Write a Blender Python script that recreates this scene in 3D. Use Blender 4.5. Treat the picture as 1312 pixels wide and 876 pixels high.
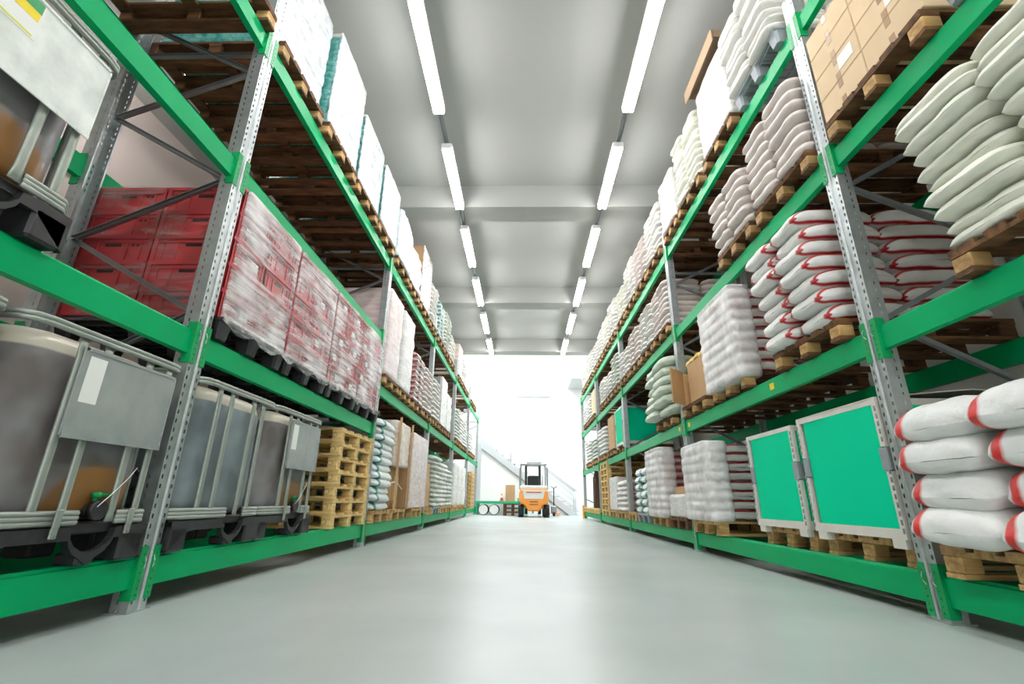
import bpy, math, random
from mathutils import Vector, noise, Matrix
random.seed(7)
for _o in list(bpy.data.objects): bpy.data.objects.remove(_o)
SC = bpy.context.scene
COL = SC.collection
PI = math.pi

# ------------------------------------------------------------------ camera, world, exposure
cam_d = bpy.data.cameras.new('camera'); cam = bpy.data.objects.new('camera', cam_d); COL.objects.link(cam)
cam_d.sensor_width = 36.0; cam_d.sensor_fit = 'HORIZONTAL'; cam_d.lens = 36.0*595.5/1312.0
cam_d.clip_start = .02; cam_d.clip_end = 200
_p, _y, _r = .3287, .0278, .0129
_F = Vector((-math.sin(_y)*math.cos(_p), math.cos(_y)*math.cos(_p), math.sin(_p)))
_R = Vector((math.cos(_y), math.sin(_y), 0)); _U = _R.cross(_F)
_R2 = _R*math.cos(_r) + _U*math.sin(_r); _U2 = -_R*math.sin(_r) + _U*math.cos(_r)
_m = Matrix((_R2, _U2, -_F)).transposed().to_4x4(); _m.translation = Vector((0, 0, .55))
cam.matrix_world = _m
SC.camera = cam
SC.view_settings.view_transform = 'Standard'; SC.view_settings.look = 'None'
SC.view_settings.gamma = 1; SC.view_settings.use_curve_mapping = False
SC.view_settings.exposure = 0.0
w = bpy.data.worlds.new('sky'); SC.world = w; w.use_nodes = True
w.node_tree.nodes['Background'].inputs[0].default_value = (.75, .87, 1, 1)
w.node_tree.nodes['Background'].inputs[1].default_value = 1.2
TUBE_POWER = 46.0          # emission of the fluorescent tubes
SKYLIGHT_W = 980.0

def area(name, loc, rot, sx, sy, power, col=(1, 1, 1)):
    l = bpy.data.lights.new(name, 'AREA'); l.shape = 'RECTANGLE'; l.size = sx; l.size_y = sy
    l.energy = power; l.color = col
    o = bpy.data.objects.new(name, l); COL.objects.link(o); o.location = loc; o.rotation_euler = rot
    return o
area('skylight_daylight', (0.2, 18.0, 8.6), (0, 0, 0), 6.0, 4.4, SKYLIGHT_W, (.95, .98, 1))
area('rear_door_daylight', (0.0, -8.6, 2.2), (PI/2, 0, 0), 4.4, 3.6, 260, (.93, .97, 1))  # added fill from behind the camera; the rear wall has no door

# ------------------------------------------------------------------ materials
def lin(r, g, b):
    f = lambda c: (c/255/12.92) if c/255 <= .04045 else ((c/255+.055)/1.055)**2.4
    return (f(r), f(g), f(b), 1)
def mat(name, rgb, rough=.6, metal=0, var=0.0, scale=6.0, rgb2=None, bump=0.0, bscale=30.0, stretch=None,
        rand=0.0, coat=0.0, spec=.5, trans=0.0, detail=5):
    m = bpy.data.materials.new(name); m.use_nodes = True
    nt = m.node_tree; N = nt.nodes; L = nt.links; b = N['Principled BSDF']
    c = lin(*rgb)
    b.inputs['Base Color'].default_value = c; b.inputs['Roughness'].default_value = rough
    b.inputs['Metallic'].default_value = metal; b.inputs['Specular IOR Level'].default_value = spec
    if coat: b.inputs['Coat Weight'].default_value = coat; b.inputs['Coat Roughness'].default_value = .12
    if trans: b.inputs['Transmission Weight'].default_value = trans
    vec = None
    if var or bump or rgb2:
        tc = N.new('ShaderNodeTexCoord'); mp = N.new('ShaderNodeMapping')
        L.new(tc.outputs['Object'], mp.inputs[0]); vec = mp.outputs[0]
        if stretch: mp.inputs['Scale'].default_value = stretch
    out = None
    if var or rgb2:
        n = N.new('ShaderNodeTexNoise'); n.inputs['Scale'].default_value = scale; n.inputs['Detail'].default_value = detail
        L.new(vec, n.inputs['Vector'])
        r = N.new('ShaderNodeValToRGB'); L.new(n.outputs[0], r.inputs[0])
        a = lin(*rgb2) if rgb2 else tuple(x*(1-var) for x in c[:3])+(1,)
        r.color_ramp.elements[0].position = .32; r.color_ramp.elements[0].color = a
        r.color_ramp.elements[1].position = .68; r.color_ramp.elements[1].color = c
        out = r.outputs[0]
    if rand:
        oi = N.new('ShaderNodeObjectInfo'); mr = N.new('ShaderNodeMapRange')
        mr.inputs['To Min'].default_value = 1-rand; mr.inputs['To Max'].default_value = 1+rand*.35
        L.new(oi.outputs['Random'], mr.inputs[0])
        mx = N.new('ShaderNodeMix'); mx.data_type = 'RGBA'; mx.blend_type = 'MULTIPLY'; mx.inputs[0].default_value = 1
        if out: L.new(out, mx.inputs[6])
        else: mx.inputs[6].default_value = c
        L.new(mr.outputs[0], mx.inputs[7]); out = mx.outputs[2]
    if out: L.new(out, b.inputs['Base Color'])
    if bump:
        n2 = N.new('ShaderNodeTexNoise'); n2.inputs['Scale'].default_value = bscale; n2.inputs['Detail'].default_value = 4
        L.new(vec, n2.inputs['Vector'])
        bp = N.new('ShaderNodeBump'); bp.inputs['Strength'].default_value = bump; bp.inputs['Distance'].default_value = .02
        L.new(n2.outputs[0], bp.inputs['Height']); L.new(bp.outputs[0], b.inputs['Normal'])
    return m
def emit(name, rgb, s):
    m = bpy.data.materials.new(name); m.use_nodes = True; b = m.node_tree.nodes['Principled BSDF']
    b.inputs['Base Color'].default_value = (.8, .8, .8, 1)
    b.inputs['Emission Color'].default_value = lin(*rgb); b.inputs['Emission Strength'].default_value = s
    return m
M = {}
M['green'] = mat('green rack paint', (0, 168, 102), .38, var=.10, scale=3, rand=.05, spec=.1)
M['green_dark'] = mat('green connector paint', (0, 150, 84), .42, spec=.3)
M['galv'] = mat('galvanised steel', (188, 196, 196), .38, .75, var=.18, scale=14, bump=.05, bscale=60)
M['galv_tube'] = mat('galvanised cage tube', (158, 166, 156), .45, .5, var=.12, scale=9)
M['steel'] = mat('dull steel brace', (150, 156, 158), .45, .7, var=.15, scale=10)
M['wood'] = mat('pale pallet wood', (212, 176, 116), .75, rgb2=(160, 120, 66), scale=3.2, stretch=(1.2, 9, 9), bump=.25, bscale=14, rand=.25)
M['wood_old_shaded'] = mat('weathered pallet wood', (128, 88, 50), .85, rgb2=(74, 46, 26), scale=3.0, stretch=(1.4, 8, 8), bump=.3, bscale=14, rand=.3)  # doubles as painted shade on decks and inner blocks of raised pallets
M['wood_new'] = mat('fresh yellow pallet wood', (236, 208, 142), .7, rgb2=(206, 168, 100), scale=4, stretch=(1.2, 8, 8), bump=.2, bscale=14, rand=.1)
M['stamp'] = mat('burnt pallet stamp', (128, 96, 48), .8)
M['black_plastic'] = mat('black pallet plastic', (44, 44, 46), .45, var=.4, scale=12, rgb2=(26, 26, 28))
M['grey_plastic'] = mat('grey pallet plastic', (150, 158, 162), .5, var=.15, scale=7)
M['kraft'] = mat('kraft cardboard', (205, 168, 122), .75, var=.12, scale=5, rand=.1, bump=.06, bscale=20)
M['kraft_dull'] = mat('dull brown cardboard', (176, 152, 124), .8)
M['kraft_pale'] = mat('pale cardboard', (226, 200, 160), .7, var=.06, scale=5, rand=.06)
M['tape'] = mat('brown parcel tape', (168, 132, 92), .3, coat=.3)
M['paper'] = mat('white paper', (240, 241, 236), .6)
M['white_paint'] = mat('white painted metal', (232, 234, 232), .4)
M['sack_white'] = mat('white woven sack', (233, 232, 226), .5, var=.08, scale=8, bump=.35, bscale=22, rand=.06)
M['sack_cream'] = mat('cream woven sack', (243, 244, 230), .42, var=.08, scale=8, bump=.35, bscale=22, rand=.05)
M['sack_pink'] = mat('dusty pinkish sack', (232, 222, 216), .5, var=.12, scale=6, bump=.4, bscale=20, rand=.08)
M['sack_green'] = mat('pale green sack', (205, 218, 200), .55, var=.12, scale=7, bump=.4, bscale=18, rand=.06)
M['sack_yellow'] = mat('yellow mesh sack', (232, 200, 112), .6, var=.2, scale=9, bump=.3, bscale=30)
M['sack_lime'] = mat('olive yellow sack', (196, 190, 40), .5, var=.1, scale=6)
M['sack_grey'] = mat('grey green sack', (205, 212, 200), .5, var=.1, scale=7, bump=.3, bscale=20, rand=.06)
def striped(name, base, red, both=True):
    m = mat(name, base, .48, var=.07, scale=8, bump=.35, bscale=22, rand=.05)
    nt = m.node_tree; N = nt.nodes; L = nt.links; b = N['Principled BSDF']
    src = b.inputs['Base Color'].links[0].from_socket
    at = N.new('ShaderNodeUVMap')
    sp = N.new('ShaderNodeSeparateXYZ'); L.new(at.outputs[0], sp.inputs[0])
    mx = N.new('ShaderNodeMix'); mx.data_type = 'RGBA'
    L.new(sp.outputs[0], mx.inputs[0]); L.new(src, mx.inputs[6]); mx.inputs[7].default_value = lin(*red)
    L.new(mx.outputs[2], b.inputs['Base Color'])
    return m
M['sack_red'] = striped('white sack with printed red bands', (232, 232, 228), (176, 24, 30))
M['sack_teal'] = striped('white sack with printed teal bands', (232, 238, 236), (30, 140, 130))
M['crate_red'] = mat('red crate plastic', (190, 44, 50), .4, var=.15, scale=7, rand=.12, coat=.1)
M['dark'] = mat('dark opening', (40, 12, 14), .8)
M['teal'] = mat('teal bottle packs', (30, 140, 128), .25, var=.4, scale=18, rgb2=(120, 190, 184), coat=.5)
M['black'] = mat('black rubber', (34, 34, 36), .6, var=.1, scale=10)
M['orange'] = mat('orange forklift paint', (250, 150, 20), .35, coat=.3)
M['red'] = mat('red paint', (200, 40, 60), .4)
M['yellow'] = mat('yellow sticker', (240, 216, 20), .5)
M['lime'] = mat('yellow green label print', (214, 222, 40), .5)
M['valve_green'] = mat('green valve plastic', (10, 150, 80), .35)
M['board_brown'] = mat('dark brown boards', (92, 72, 60), .6, var=.2, scale=5)
M['box_green'] = mat('green plastic box panel', (0, 214, 160), .6, var=.05, scale=2, spec=.05)
M['box_white'] = mat('off white box frame', (226, 222, 212), .55, var=.08, scale=7)
M['cone'] = mat('orange cone plastic', (240, 120, 80), .5)
M['aluminium'] = mat('pale aluminium', (200, 204, 204), .35, .6)
M['tube'] = emit('fluorescent tube glow', (255, 250, 252), TUBE_POWER)
def wrapmat(name, base, base2, dens=.5, stretch=(1, 2, 6)):
    """milky stretch film pulled tight over goods: white streaks, glossy, wrinkled"""
    m = mat(name, base, .40, rgb2=base2, scale=3, stretch=stretch, bump=.35, bscale=5, coat=.1, detail=6)
    return m
M['wrap_white'] = wrapmat('white stretch film', (240, 240, 236), (205, 206, 202))
M['wrap_teal'] = wrapmat('film over teal packs', (240, 245, 244), (178, 204, 204), stretch=(3, 9, 14))
M['wrap_kraft'] = wrapmat('film over cardboard', (236, 230, 222), (206, 186, 164))
M['wrap_pink'] = wrapmat('film over pale pink bags', (236, 226, 224), (206, 190, 186))
def filmmat(name, dens, col=(240, 238, 238), stretch=(1, 1, 1), sc=7, rot=.5, lo=.42, hi=.7, coat=.15, bumps=.5, big=.5):
    m = bpy.data.materials.new(name); m.use_nodes = True
    nt = m.node_tree; N = nt.nodes; L = nt.links; b = N['Principled BSDF']; o = N['Material Output']
    b.inputs['Base Color'].default_value = lin(*col); b.inputs['Roughness'].default_value = .22
    tc = N.new('ShaderNodeTexCoord'); mp = N.new('ShaderNodeMapping'); L.new(tc.outputs['Object'], mp.inputs[0])
    mp.inputs['Rotation'].default_value = (rot, 0, 0); mp.inputs['Scale'].default_value = stretch
    n = N.new('ShaderNodeTexNoise'); n.inputs['Scale'].default_value = sc; n.inputs['Detail'].default_value = 9
    n.inputs['Roughness'].default_value = .68; n.inputs['Distortion'].default_value = .35
    L.new(mp.outputs[0], n.inputs['Vector'])
    mr = N.new('ShaderNodeMapRange'); mr.inputs['From Min'].default_value = lo; mr.inputs['From Max'].default_value = hi
    mr.inputs['To Min'].default_value = coat; mr.inputs['To Max'].default_value = dens
    n2 = N.new('ShaderNodeTexNoise'); n2.inputs['Scale'].default_value = 2.6; n2.inputs['Detail'].default_value = 3
    L.new(tc.outputs['Object'], n2.inputs['Vector'])
    ad = N.new('ShaderNodeMath'); ad.operation = 'MULTIPLY_ADD'; ad.inputs[1].default_value = big; ad.inputs[2].default_value = -big*.5
    L.new(n2.outputs[0], ad.inputs[0])
    a2 = N.new('ShaderNodeMath'); a2.operation = 'ADD'; L.new(n.outputs[0], a2.inputs[0]); L.new(ad.outputs[0], a2.inputs[1])
    L.new(a2.outputs[0], mr.inputs[0]); L.new(mr.outputs[0], b.inputs['Alpha'])
    bp = N.new('ShaderNodeBump'); bp.inputs['Strength'].default_value = bumps; bp.inputs['Distance'].default_value = .01
    L.new(n.outputs[0], bp.inputs['Height']); L.new(bp.outputs[0], b.inputs['Normal'])
    return m
M['film_red'] = filmmat('clear film with white pulls', .84, stretch=(1, .7, 12), sc=2.6, rot=-.45, lo=.38, hi=.72, coat=.08, big=.9)
M['film_teal'] = filmmat('milky film over teal packs', .94, col=(232, 238, 240), stretch=(1, 3, 10), sc=3.0, rot=.1, lo=.32, hi=.60, coat=.36, bumps=.4, big=.3)
M['film_hem2'] = filmmat('milky film over cartons', .9, stretch=(1, 2, 5), sc=3, lo=.35, hi=.6, coat=.35)
M['film_hem'] = filmmat('thin loose film hem', .55, stretch=(1, 1, 3), sc=6, lo=.4, hi=.7, coat=.12)
M['film_haze'] = filmmat('faint clear film', .40, col=(210, 190, 190), stretch=(1, 1, 5), sc=3, rot=.2, lo=.5, hi=.8, coat=.02)
M['film_thick'] = filmmat('milky thick film', .88, col=(253, 253, 252), stretch=(1, 1.5, 1.2), sc=4, rot=.3, lo=.30, hi=.72, coat=.42, bumps=.3, big=.2)
M['sack_tip'] = striped('white sack with red tips', (236, 238, 236), (206, 36, 30))
M['film'] = filmmat('clear crinkled film', .85, stretch=(1, 1.4, 2), sc=7, rot=.3, lo=.42, hi=.68, coat=.12)
# ibc bottle: creamy above the liquid line, grey brown below, amber pool round the outlet
def bottlemat(blue=False):
    m = mat('translucent tank plastic', (150, 142, 134), .42, coat=.1)
    nt = m.node_tree; N = nt.nodes; L = nt.links; b = N['Principled BSDF']
    tc = N.new('ShaderNodeTexCoord'); sp = N.new('ShaderNodeSeparateXYZ'); L.new(tc.outputs['Object'], sp.inputs[0])
    n = N.new('ShaderNodeTexNoise'); n.inputs['Scale'].default_value = 3.5; L.new(tc.outputs['Object'], n.inputs['Vector'])
    r = N.new('ShaderNodeValToRGB'); L.new(n.outputs[0], r.inputs[0])
    r.color_ramp.elements[0].position = .35; r.color_ramp.elements[0].color = lin(104, 116, 120) if blue else lin(108, 102, 100)
    r.color_ramp.elements[1].position = .65; r.color_ramp.elements[1].color = lin(150, 164, 168) if blue else lin(150, 150, 154)
    lt = N.new('ShaderNodeMapRange'); lt.inputs['From Min'].default_value = .855; lt.inputs['From Max'].default_value = .865
    L.new(sp.outputs[2], lt.inputs[0])
    mx = N.new('ShaderNodeMix'); mx.data_type = 'RGBA'; L.new(lt.outputs[0], mx.inputs[0]); L.new(r.outputs[0], mx.inputs[6])
    mx.inputs[7].default_value = lin(222, 216, 198)
    # amber pool
    vm = N.new('ShaderNodeVectorMath'); vm.operation = 'DISTANCE'; L.new(tc.outputs['Object'], vm.inputs[0])
    vm.inputs[1].default_value = (0.04, -.13, .17)
    am = N.new('ShaderNodeMapRange'); am.inputs['From Min'].default_value = .27; am.inputs['From Max'].default_value = .23; am.inputs['To Max'].default_value = 0 if blue else 1
    L.new(vm.outputs['Value'], am.inputs[0])
    m2 = N.new('ShaderNodeMix'); m2.data_type = 'RGBA'; L.new(am.outputs[0], m2.inputs[0]); L.new(mx.outputs[2], m2.inputs[6])
    m2.inputs[7].default_value = lin(142, 100, 48)
    L.new(m2.outputs[2], b.inputs['Base Color'])
    b.inputs['Subsurface Weight'].default_value = .0
    return m
M['bottle'] = bottlemat(); M['bottle_blue'] = bottlemat(True)
# pale plastic of the tank standing above: amber showing through near its foot
M['plate_worn'] = mat('worn white tank plate', (242, 246, 240), .45, rgb2=(206, 212, 206), scale=7, bump=.1, detail=9)

# ------------------------------------------------------------------ mesh helpers
class MB:
    def __init__(s): s.v = []; s.f = []; s.mi = []; s.sm = []; s.mats = []
    def slot(s, m):
        if m is None: return 0
        m = M[m] if isinstance(m, str) else m
        if m not in s.mats: s.mats.append(m)
        return s.mats.index(m)
    def add(s, vs, fs, m=None, smooth=False):
        k = len(s.v); i = s.slot(m); s.v += [tuple(x) for x in vs]
        for f in fs: s.f.append(tuple(k+j for j in f)); s.mi.append(i); s.sm.append(smooth)
    def box(s, x0, x1, y0, y1, z0, z1, m=None, T=None):
        if x0 > x1: x0, x1 = x1, x0
        if y0 > y1: y0, y1 = y1, y0
        vs = [(x0, y0, z0), (x1, y0, z0), (x1, y1, z0), (x0, y1, z0), (x0, y0, z1), (x1, y0, z1), (x1, y1, z1), (x0, y1, z1)]
        if T is not None: vs = [T @ Vector(v) for v in vs]
        s.add(vs, [(0, 3, 2, 1), (4, 5, 6, 7), (0, 1, 5, 4), (1, 2, 6, 5), (2, 3, 7, 6), (3, 0, 4, 7)], m)
    def bbox(s, x0, x1, y0, y1, z0, z1, r=.01, m=None, T=None):
        """box with chamfered edges"""
        if x0 > x1: x0, x1 = x1, x0
        if y0 > y1: y0, y1 = y1, y0
        r = min(r, (x1-x0)*.45, (y1-y0)*.45, (z1-z0)*.45)
        vs = []
        def ring(x0, x1, y0, y1, z, r):
            return [(x0+r, y0, z), (x1-r, y0, z), (x1, y0+r, z), (x1, y1-r, z), (x1-r, y1, z), (x0+r, y1, z), (x0, y1-r, z), (x0, y0+r, z)]
        rings = [ring(x0+r, x1-r, y0+r, y1-r, z0, r*.4), ring(x0, x1, y0, y1, z0+r, r), ring(x0, x1, y0, y1, z1-r, r), ring(x0+r, x1-r, y0+r, y1-r, z1, r*.4)]
        for q in rings: vs += q
        if T is not None: vs = [T @ Vector(v) for v in vs]
        fs = [tuple(range(7, -1, -1)), tuple(range(24, 32))]
        for k in range(3):
            for j in range(8): fs.append((k*8+j, k*8+(j+1) % 8, k*8+8+(j+1) % 8, k*8+8+j))
        s.add(vs, fs, m)
    def loft(s, rings, m=None, smooth=True, cap=True, closed=True):
        n = len(rings[0]); vs = [v for r in rings for v in r]; fs = []
        for k in range(len(rings)-1):
            for j in range(n if closed else n-1):
                fs.append((k*n+j, k*n+(j+1) % n, (k+1)*n+(j+1) % n, (k+1)*n+j))
        if cap: fs += [tuple(range(n-1, -1, -1)), tuple((len(rings)-1)*n+j for j in range(n))]
        s.add(vs, fs, m, smooth)
    def tube(s, pts, r, m=None, n=8, ry=None, closed=False, up=(0, 0, 1)):
        """tube along points; elliptical section r (sideways) and ry (up)"""
        ry = ry or r; P = [Vector(p) for p in pts]; rings = []; k = len(P)
        for i, p in enumerate(P):
            if closed: t = (P[(i+1) % k]-P[i-1])
            else: t = P[min(i+1, k-1)]-P[max(i-1, 0)]
            t.normalize(); u = Vector(up)
            if abs(t.dot(u)) > .95: u = Vector((0, 1, 0)) if abs(t.y) < .9 else Vector((1, 0, 0))
            a = t.cross(u).normalized(); b = a.cross(t).normalized()
            rings.append([p+a*math.cos(2*PI*j/n)*r+b*math.sin(2*PI*j/n)*ry for j in range(n)])
        if closed: rings.append(rings[0])
        s.loft(rings, m, True, not closed)
    def cyl(s, p0, p1, r, m=None, n=20, r2=None):
        p0 = Vector(p0); p1 = Vector(p1); t = (p1-p0).normalized(); u = Vector((0, 0, 1)) if abs(t.z) < .9 else Vector((1, 0, 0))
        a = t.cross(u).normalized(); b = t.cross(a).normalized(); r2 = r if r2 is None else r2
        R = lambda p, r: [p+(a*math.cos(2*PI*j/n)+b*math.sin(2*PI*j/n))*r for j in range(n)]
        k = len(s.v); A = R(p0, r); B = R(p1, r2); vs = A+B
        s.add(vs, [(j, (j+1) % n, n+(j+1) % n, n+j) for j in range(n)], m, True)
        s.add(A, [tuple(range(n-1, -1, -1))], m); s.add(B, [tuple(range(n))], m)
    def mesh(s, name):
        me = bpy.data.meshes.new(name); me.from_pydata(s.v, [], s.f)
        for m in s.mats: me.materials.append(m)
        me.polygons.foreach_set('material_index', s.mi); me.polygons.foreach_set('use_smooth', s.sm)
        me.update()
        import bmesh
        b = bmesh.new(); b.from_mesh(me); bmesh.ops.remove_doubles(b, verts=b.verts, dist=1e-6)
        bmesh.ops.recalc_face_normals(b, faces=b.faces); b.to_mesh(me); b.free()
        return me
def ob(name, me, parent=None, loc=(0, 0, 0), rz=0, **props):
    if isinstance(me, MB): me = me.mesh(name)
    o = bpy.data.objects.new(name, me); COL.objects.link(o); o.location = loc; o.rotation_euler = (0, 0, rz)
    if parent: o.parent = parent
    for k, v in props.items(): o[k] = v
    return o
LABELS = {}
def tag(o, label, cat, group=None, kind=None):
    label = ' '.join(label.split())
    o['label'] = label; o['category'] = cat
    if group: o['group'] = group
    if kind: o['kind'] = kind
    LABELS.setdefault(label, []).append(o.name)
    return o
def thing(name, label, cat, loc=(0, 0, 0), rz=0, group=None):
    o = bpy.data.objects.new(name, None); COL.objects.link(o); o.empty_display_size = .05
    o.location = loc; o.rotation_euler = (0, 0, rz); return tag(o, label, cat, group)
def struct(name, mb):
    o = ob(name, mb); o['kind'] = 'structure'; return o
MESH = {}
def cached(key, fn):
    if key not in MESH: MESH[key] = fn()
    return MESH[key]

# ------------------------------------------------------------------ sides, bays, tiers
XF = {'L': -1.945, 'R': 2.10}            # aisle face of the uprights
SG = {'L': -1, 'R': 1}
RZ = {'L': PI, 'R': 0}
POSTS = {'L': [-.90, 2.60, 6.05, 9.58, 13.02, 16.56, 20.05], 'R': [-.90, 2.71, 6.20, 9.88, 13.52, 17.10]}
LV = {'L': [.26, 1.49, 2.73, 3.88], 'R': [.225, 1.57, 2.865, 4.13]}
LHI = 2.035                              # raised second tier of the left rack beyond its second post
ORD = ['first', 'second', 'third', 'fourth', 'fifth', 'sixth', 'seventh', 'eighth', 'ninth', 'tenth', 'eleventh', 'twelfth']
BAY = ['nearest bay', 'second bay', 'third bay', 'fourth bay', 'fifth bay', 'last bay']
TIER = ['bottom tier', 'second tier', 'third tier', 'top tier']
SIDE = {'L': 'left rack', 'R': 'right rack'}
def X(side, d): return XF[side]+SG[side]*d
def bay_of(side, y):
    P = POSTS[side]
    for i in range(len(P)-1):
        if P[i] <= y < P[i+1]: return i
    return len(P)-2
def where(side, t, y): return '%s, %s, %s' % (BAY[bay_of(side, y)], TIER[t], SIDE[side])

# ------------------------------------------------------------------ setting: floor, walls, ceiling
HY = 15.25; BACKY = 21.3; WXL = -5.3; WXR = 3.65; CZ = 5.70
def floormat():
    m = mat('polished grey floor', (192, 200, 198), .3, rgb2=(172, 182, 180), scale=.9, detail=7)
    nt = m.node_tree; N = nt.nodes; L = nt.links; b = N['Principled BSDF']
    tc = N.new('ShaderNodeTexCoord')
    n = N.new('ShaderNodeTexNoise'); n.inputs['Scale'].default_value = 2.2; n.inputs['Detail'].default_value = 8
    mp = N.new('ShaderNodeMapping'); mp.inputs['Scale'].default_value = (1, .35, 1); L.new(tc.outputs['Object'], mp.inputs[0]); L.new(mp.outputs[0], n.inputs['Vector'])
    mr = N.new('ShaderNodeMapRange'); mr.inputs['To Min'].default_value = .30; mr.inputs['To Max'].default_value = .48
    L.new(n.outputs[0], mr.inputs[0]); L.new(mr.outputs[0], b.inputs['Roughness'])
    b.inputs['Coat Weight'].default_value = .25; b.inputs['Coat Roughness'].default_value = .25
    bp = N.new('ShaderNodeBump'); bp.inputs['Strength'].default_value = .06; bp.inputs['Distance'].default_value = .02
    L.new(n.outputs[0], bp.inputs['Height']); L.new(bp.outputs[0], b.inputs['Normal'])
    return m
M['floor'] = floormat()
M['wall_mauve'] = mat('pinkish grey wall plaster', (196, 182, 174), .85, var=.08, scale=1.0)
M['bulkhead'] = mat('pale grey boxed room', (205, 208, 208), .8)
M['wall'] = mat('white wall plaster', (222, 218, 212), .8, var=.05, scale=1.2)
M['wall_bright'] = mat('bright white wall plaster', (240, 241, 240), .8, var=.02, scale=.8)
M['ceiling'] = mat('grey ceiling plaster', (167, 170, 165), .85, var=.04, scale=.7)
fb = MB(); fb.box(-5.6, 4.3, -9, BACKY+.2, -.1, 0, 'floor'); struct('floor', fb)
wb = MB(); wb.box(WXL-.2, WXL, -9, HY, 0, CZ+.05, 'wall_mauve')
wb.box(WXL, WXL+.14, -9, HY, 4.2, 4.6, 'wall_mauve'); wb.box(WXL, WXL+.10, -9, HY, 3.3, 3.5, 'wall_mauve'); struct('wall_left', wb)
wb = MB(); wb.box(WXR, WXR+.2, -9, HY, 0, CZ+.05, 'wall')
wb.box(WXR-.12, WXR, -9, HY, 3.40, 3.62, 'wall'); struct('wall_right', wb)
wb = MB(); wb.box(WXL-.2, WXR+.2, -9.2, -9, 0, CZ, 'wall'); struct('wall_rear', wb)
wb = MB(); wb.box(-5.6, 4.3, BACKY, BACKY+.2, 0, 9, 'wall_bright'); struct('wall_back', wb)
wb = MB(); wb.box(-5.6, -5.3, HY, BACKY, 0, 9, 'wall_bright'); struct('wall_hall_left', wb)
wb = MB(); wb.box(3.65, 4.3, HY, BACKY, 0, 9, 'wall_bright')
struct('wall_hall_right', wb)
cb = MB(); cb.box(WXL, WXR, -9, HY, CZ, CZ+.2, 'ceiling')
struct('ceiling', cb)
cb = MB()
for y in (-5.39, -1.35, 2.69, 6.73, 10.77, 14.81): cb.box(WXL, WXR, y, y+.44, 5.27, CZ+.001, 'ceiling')
o = struct('ceiling_beams', cb)
cb = MB(); cb.box(-5.6, 4.3, HY, HY+.15, CZ, 9, 'wall_bright'); struct('wall_above_hall_edge', cb)
wb = MB(); wb.box(2.02, WXR, 19.2, BACKY, 5.5, 8.8, 'bulkhead'); wb.box(2.012, 2.02, 19.5, 21.0, 5.75, 5.80, 'aluminium'); wb.box(2.012, 2.02, 19.5, 21.0, 6.9, 6.95, 'aluminium'); wb.box(2.012, 2.02, 19.5, 19.55, 5.75, 6.95, 'aluminium')
struct('wall_boxed_room', wb)
# hall roof with a glazed rooflight opening
cb = MB(); cb.box(-5.6, -2.8, HY, BACKY, 8.8, 9, 'wall_bright'); cb.box(3.2, 4.3, HY, BACKY, 8.8, 9, 'wall_bright')
cb.box(-2.8, 3.2, HY, 15.8, 8.8, 9, 'wall_bright'); cb.box(-2.8, 3.2, 20.2, BACKY, 8.8, 9, 'wall_bright'); struct('ceiling_hall', cb)
# high wall unit and duct on the back wall
t = thing('wall_light', 'long thin white light mounted high on the bright back wall', 'light', (0.45, BACKY-.06, 5.2))
b = MB(); b.bbox(-.85, .85, -.05, .05, -.05, .05, .02, 'white_paint'); ob('light_housing', b, t)
b = MB(); b.cyl((-.8, -.02, -.065), (.8, -.02, -.065), .018, 'white_paint'); ob('lamp_tube', b, t)

# ------------------------------------------------------------------ fluorescent lights
def lights():
    hb = MB(); hb.bbox(-.075, .075, 0, 1.44, .02, .06, .01, 'white_paint'); hb.box(-.03, .03, .02, 1.42, -.005, .02, 'white_paint')
    tb = MB(); tb.cyl((0, .03, 0), (0, 1.41, 0), .024, 'tube', 10)
    eb = MB(); eb.bbox(-.07, .07, -.012, .02, -.03, .05, .008, 'white_paint')
    me_h, me_t, me_e = hb.mesh('housing'), tb.mesh('lamp_tube'), eb.mesh('end_cap')
    for side, x in (('left', -1.09), ('right', 1.285), ('added', -4.35)):  # last row and its track added unseen to brighten the left wall
        k = 0
        for i in range(-6, 6):
            if side == 'added' and i not in (0,): continue
            y = 3.22+2.035*i-.04 if i else 3.18
            n = {-6:'seventh', -5: 'sixth', -4: 'fifth', -3: 'fourth', -2: 'third', -1: 'second'}.get(i)
            if i < 0: lab = 'double fluorescent light overhead in the %s row, %s before the first visible one' % (side, n or 'first')
            else: lab = 'lit double fluorescent light, %s from the viewer in the %s row' % (ORD[i], side)
            if side == 'added': lab = 'fluorescent light over the passage behind the left rack, %s along' % ORD[i+2]
            t = thing('fluorescent_light', lab, 'light', (x, y, 5.2), 0, 'ceiling lights in the %s row' % side)
            ob('housing', me_h, t); ob('lamp_tube', me_t, t, (-.042, 0, -.03)); ob('lamp_tube', me_t, t, (.042, 0, -.03))
            ob('end_cap', me_e, t); ob('end_cap', me_e, t, (0, 1.43, 0))
        b = MB(); b.box(-.02, .02, -9, HY-.2, .062, .068, 'steel'); b.box(-.03, -.02, -9, HY-.2, .04, .068, 'steel'); b.box(.02, .03, -9, HY-.2, .04, .068, 'steel')
        tag(ob('light_track', b, None, (x, 0, 5.2)), 'grey steel track carrying the %s row of fluorescent lights' % side, 'track')
lights()

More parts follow.
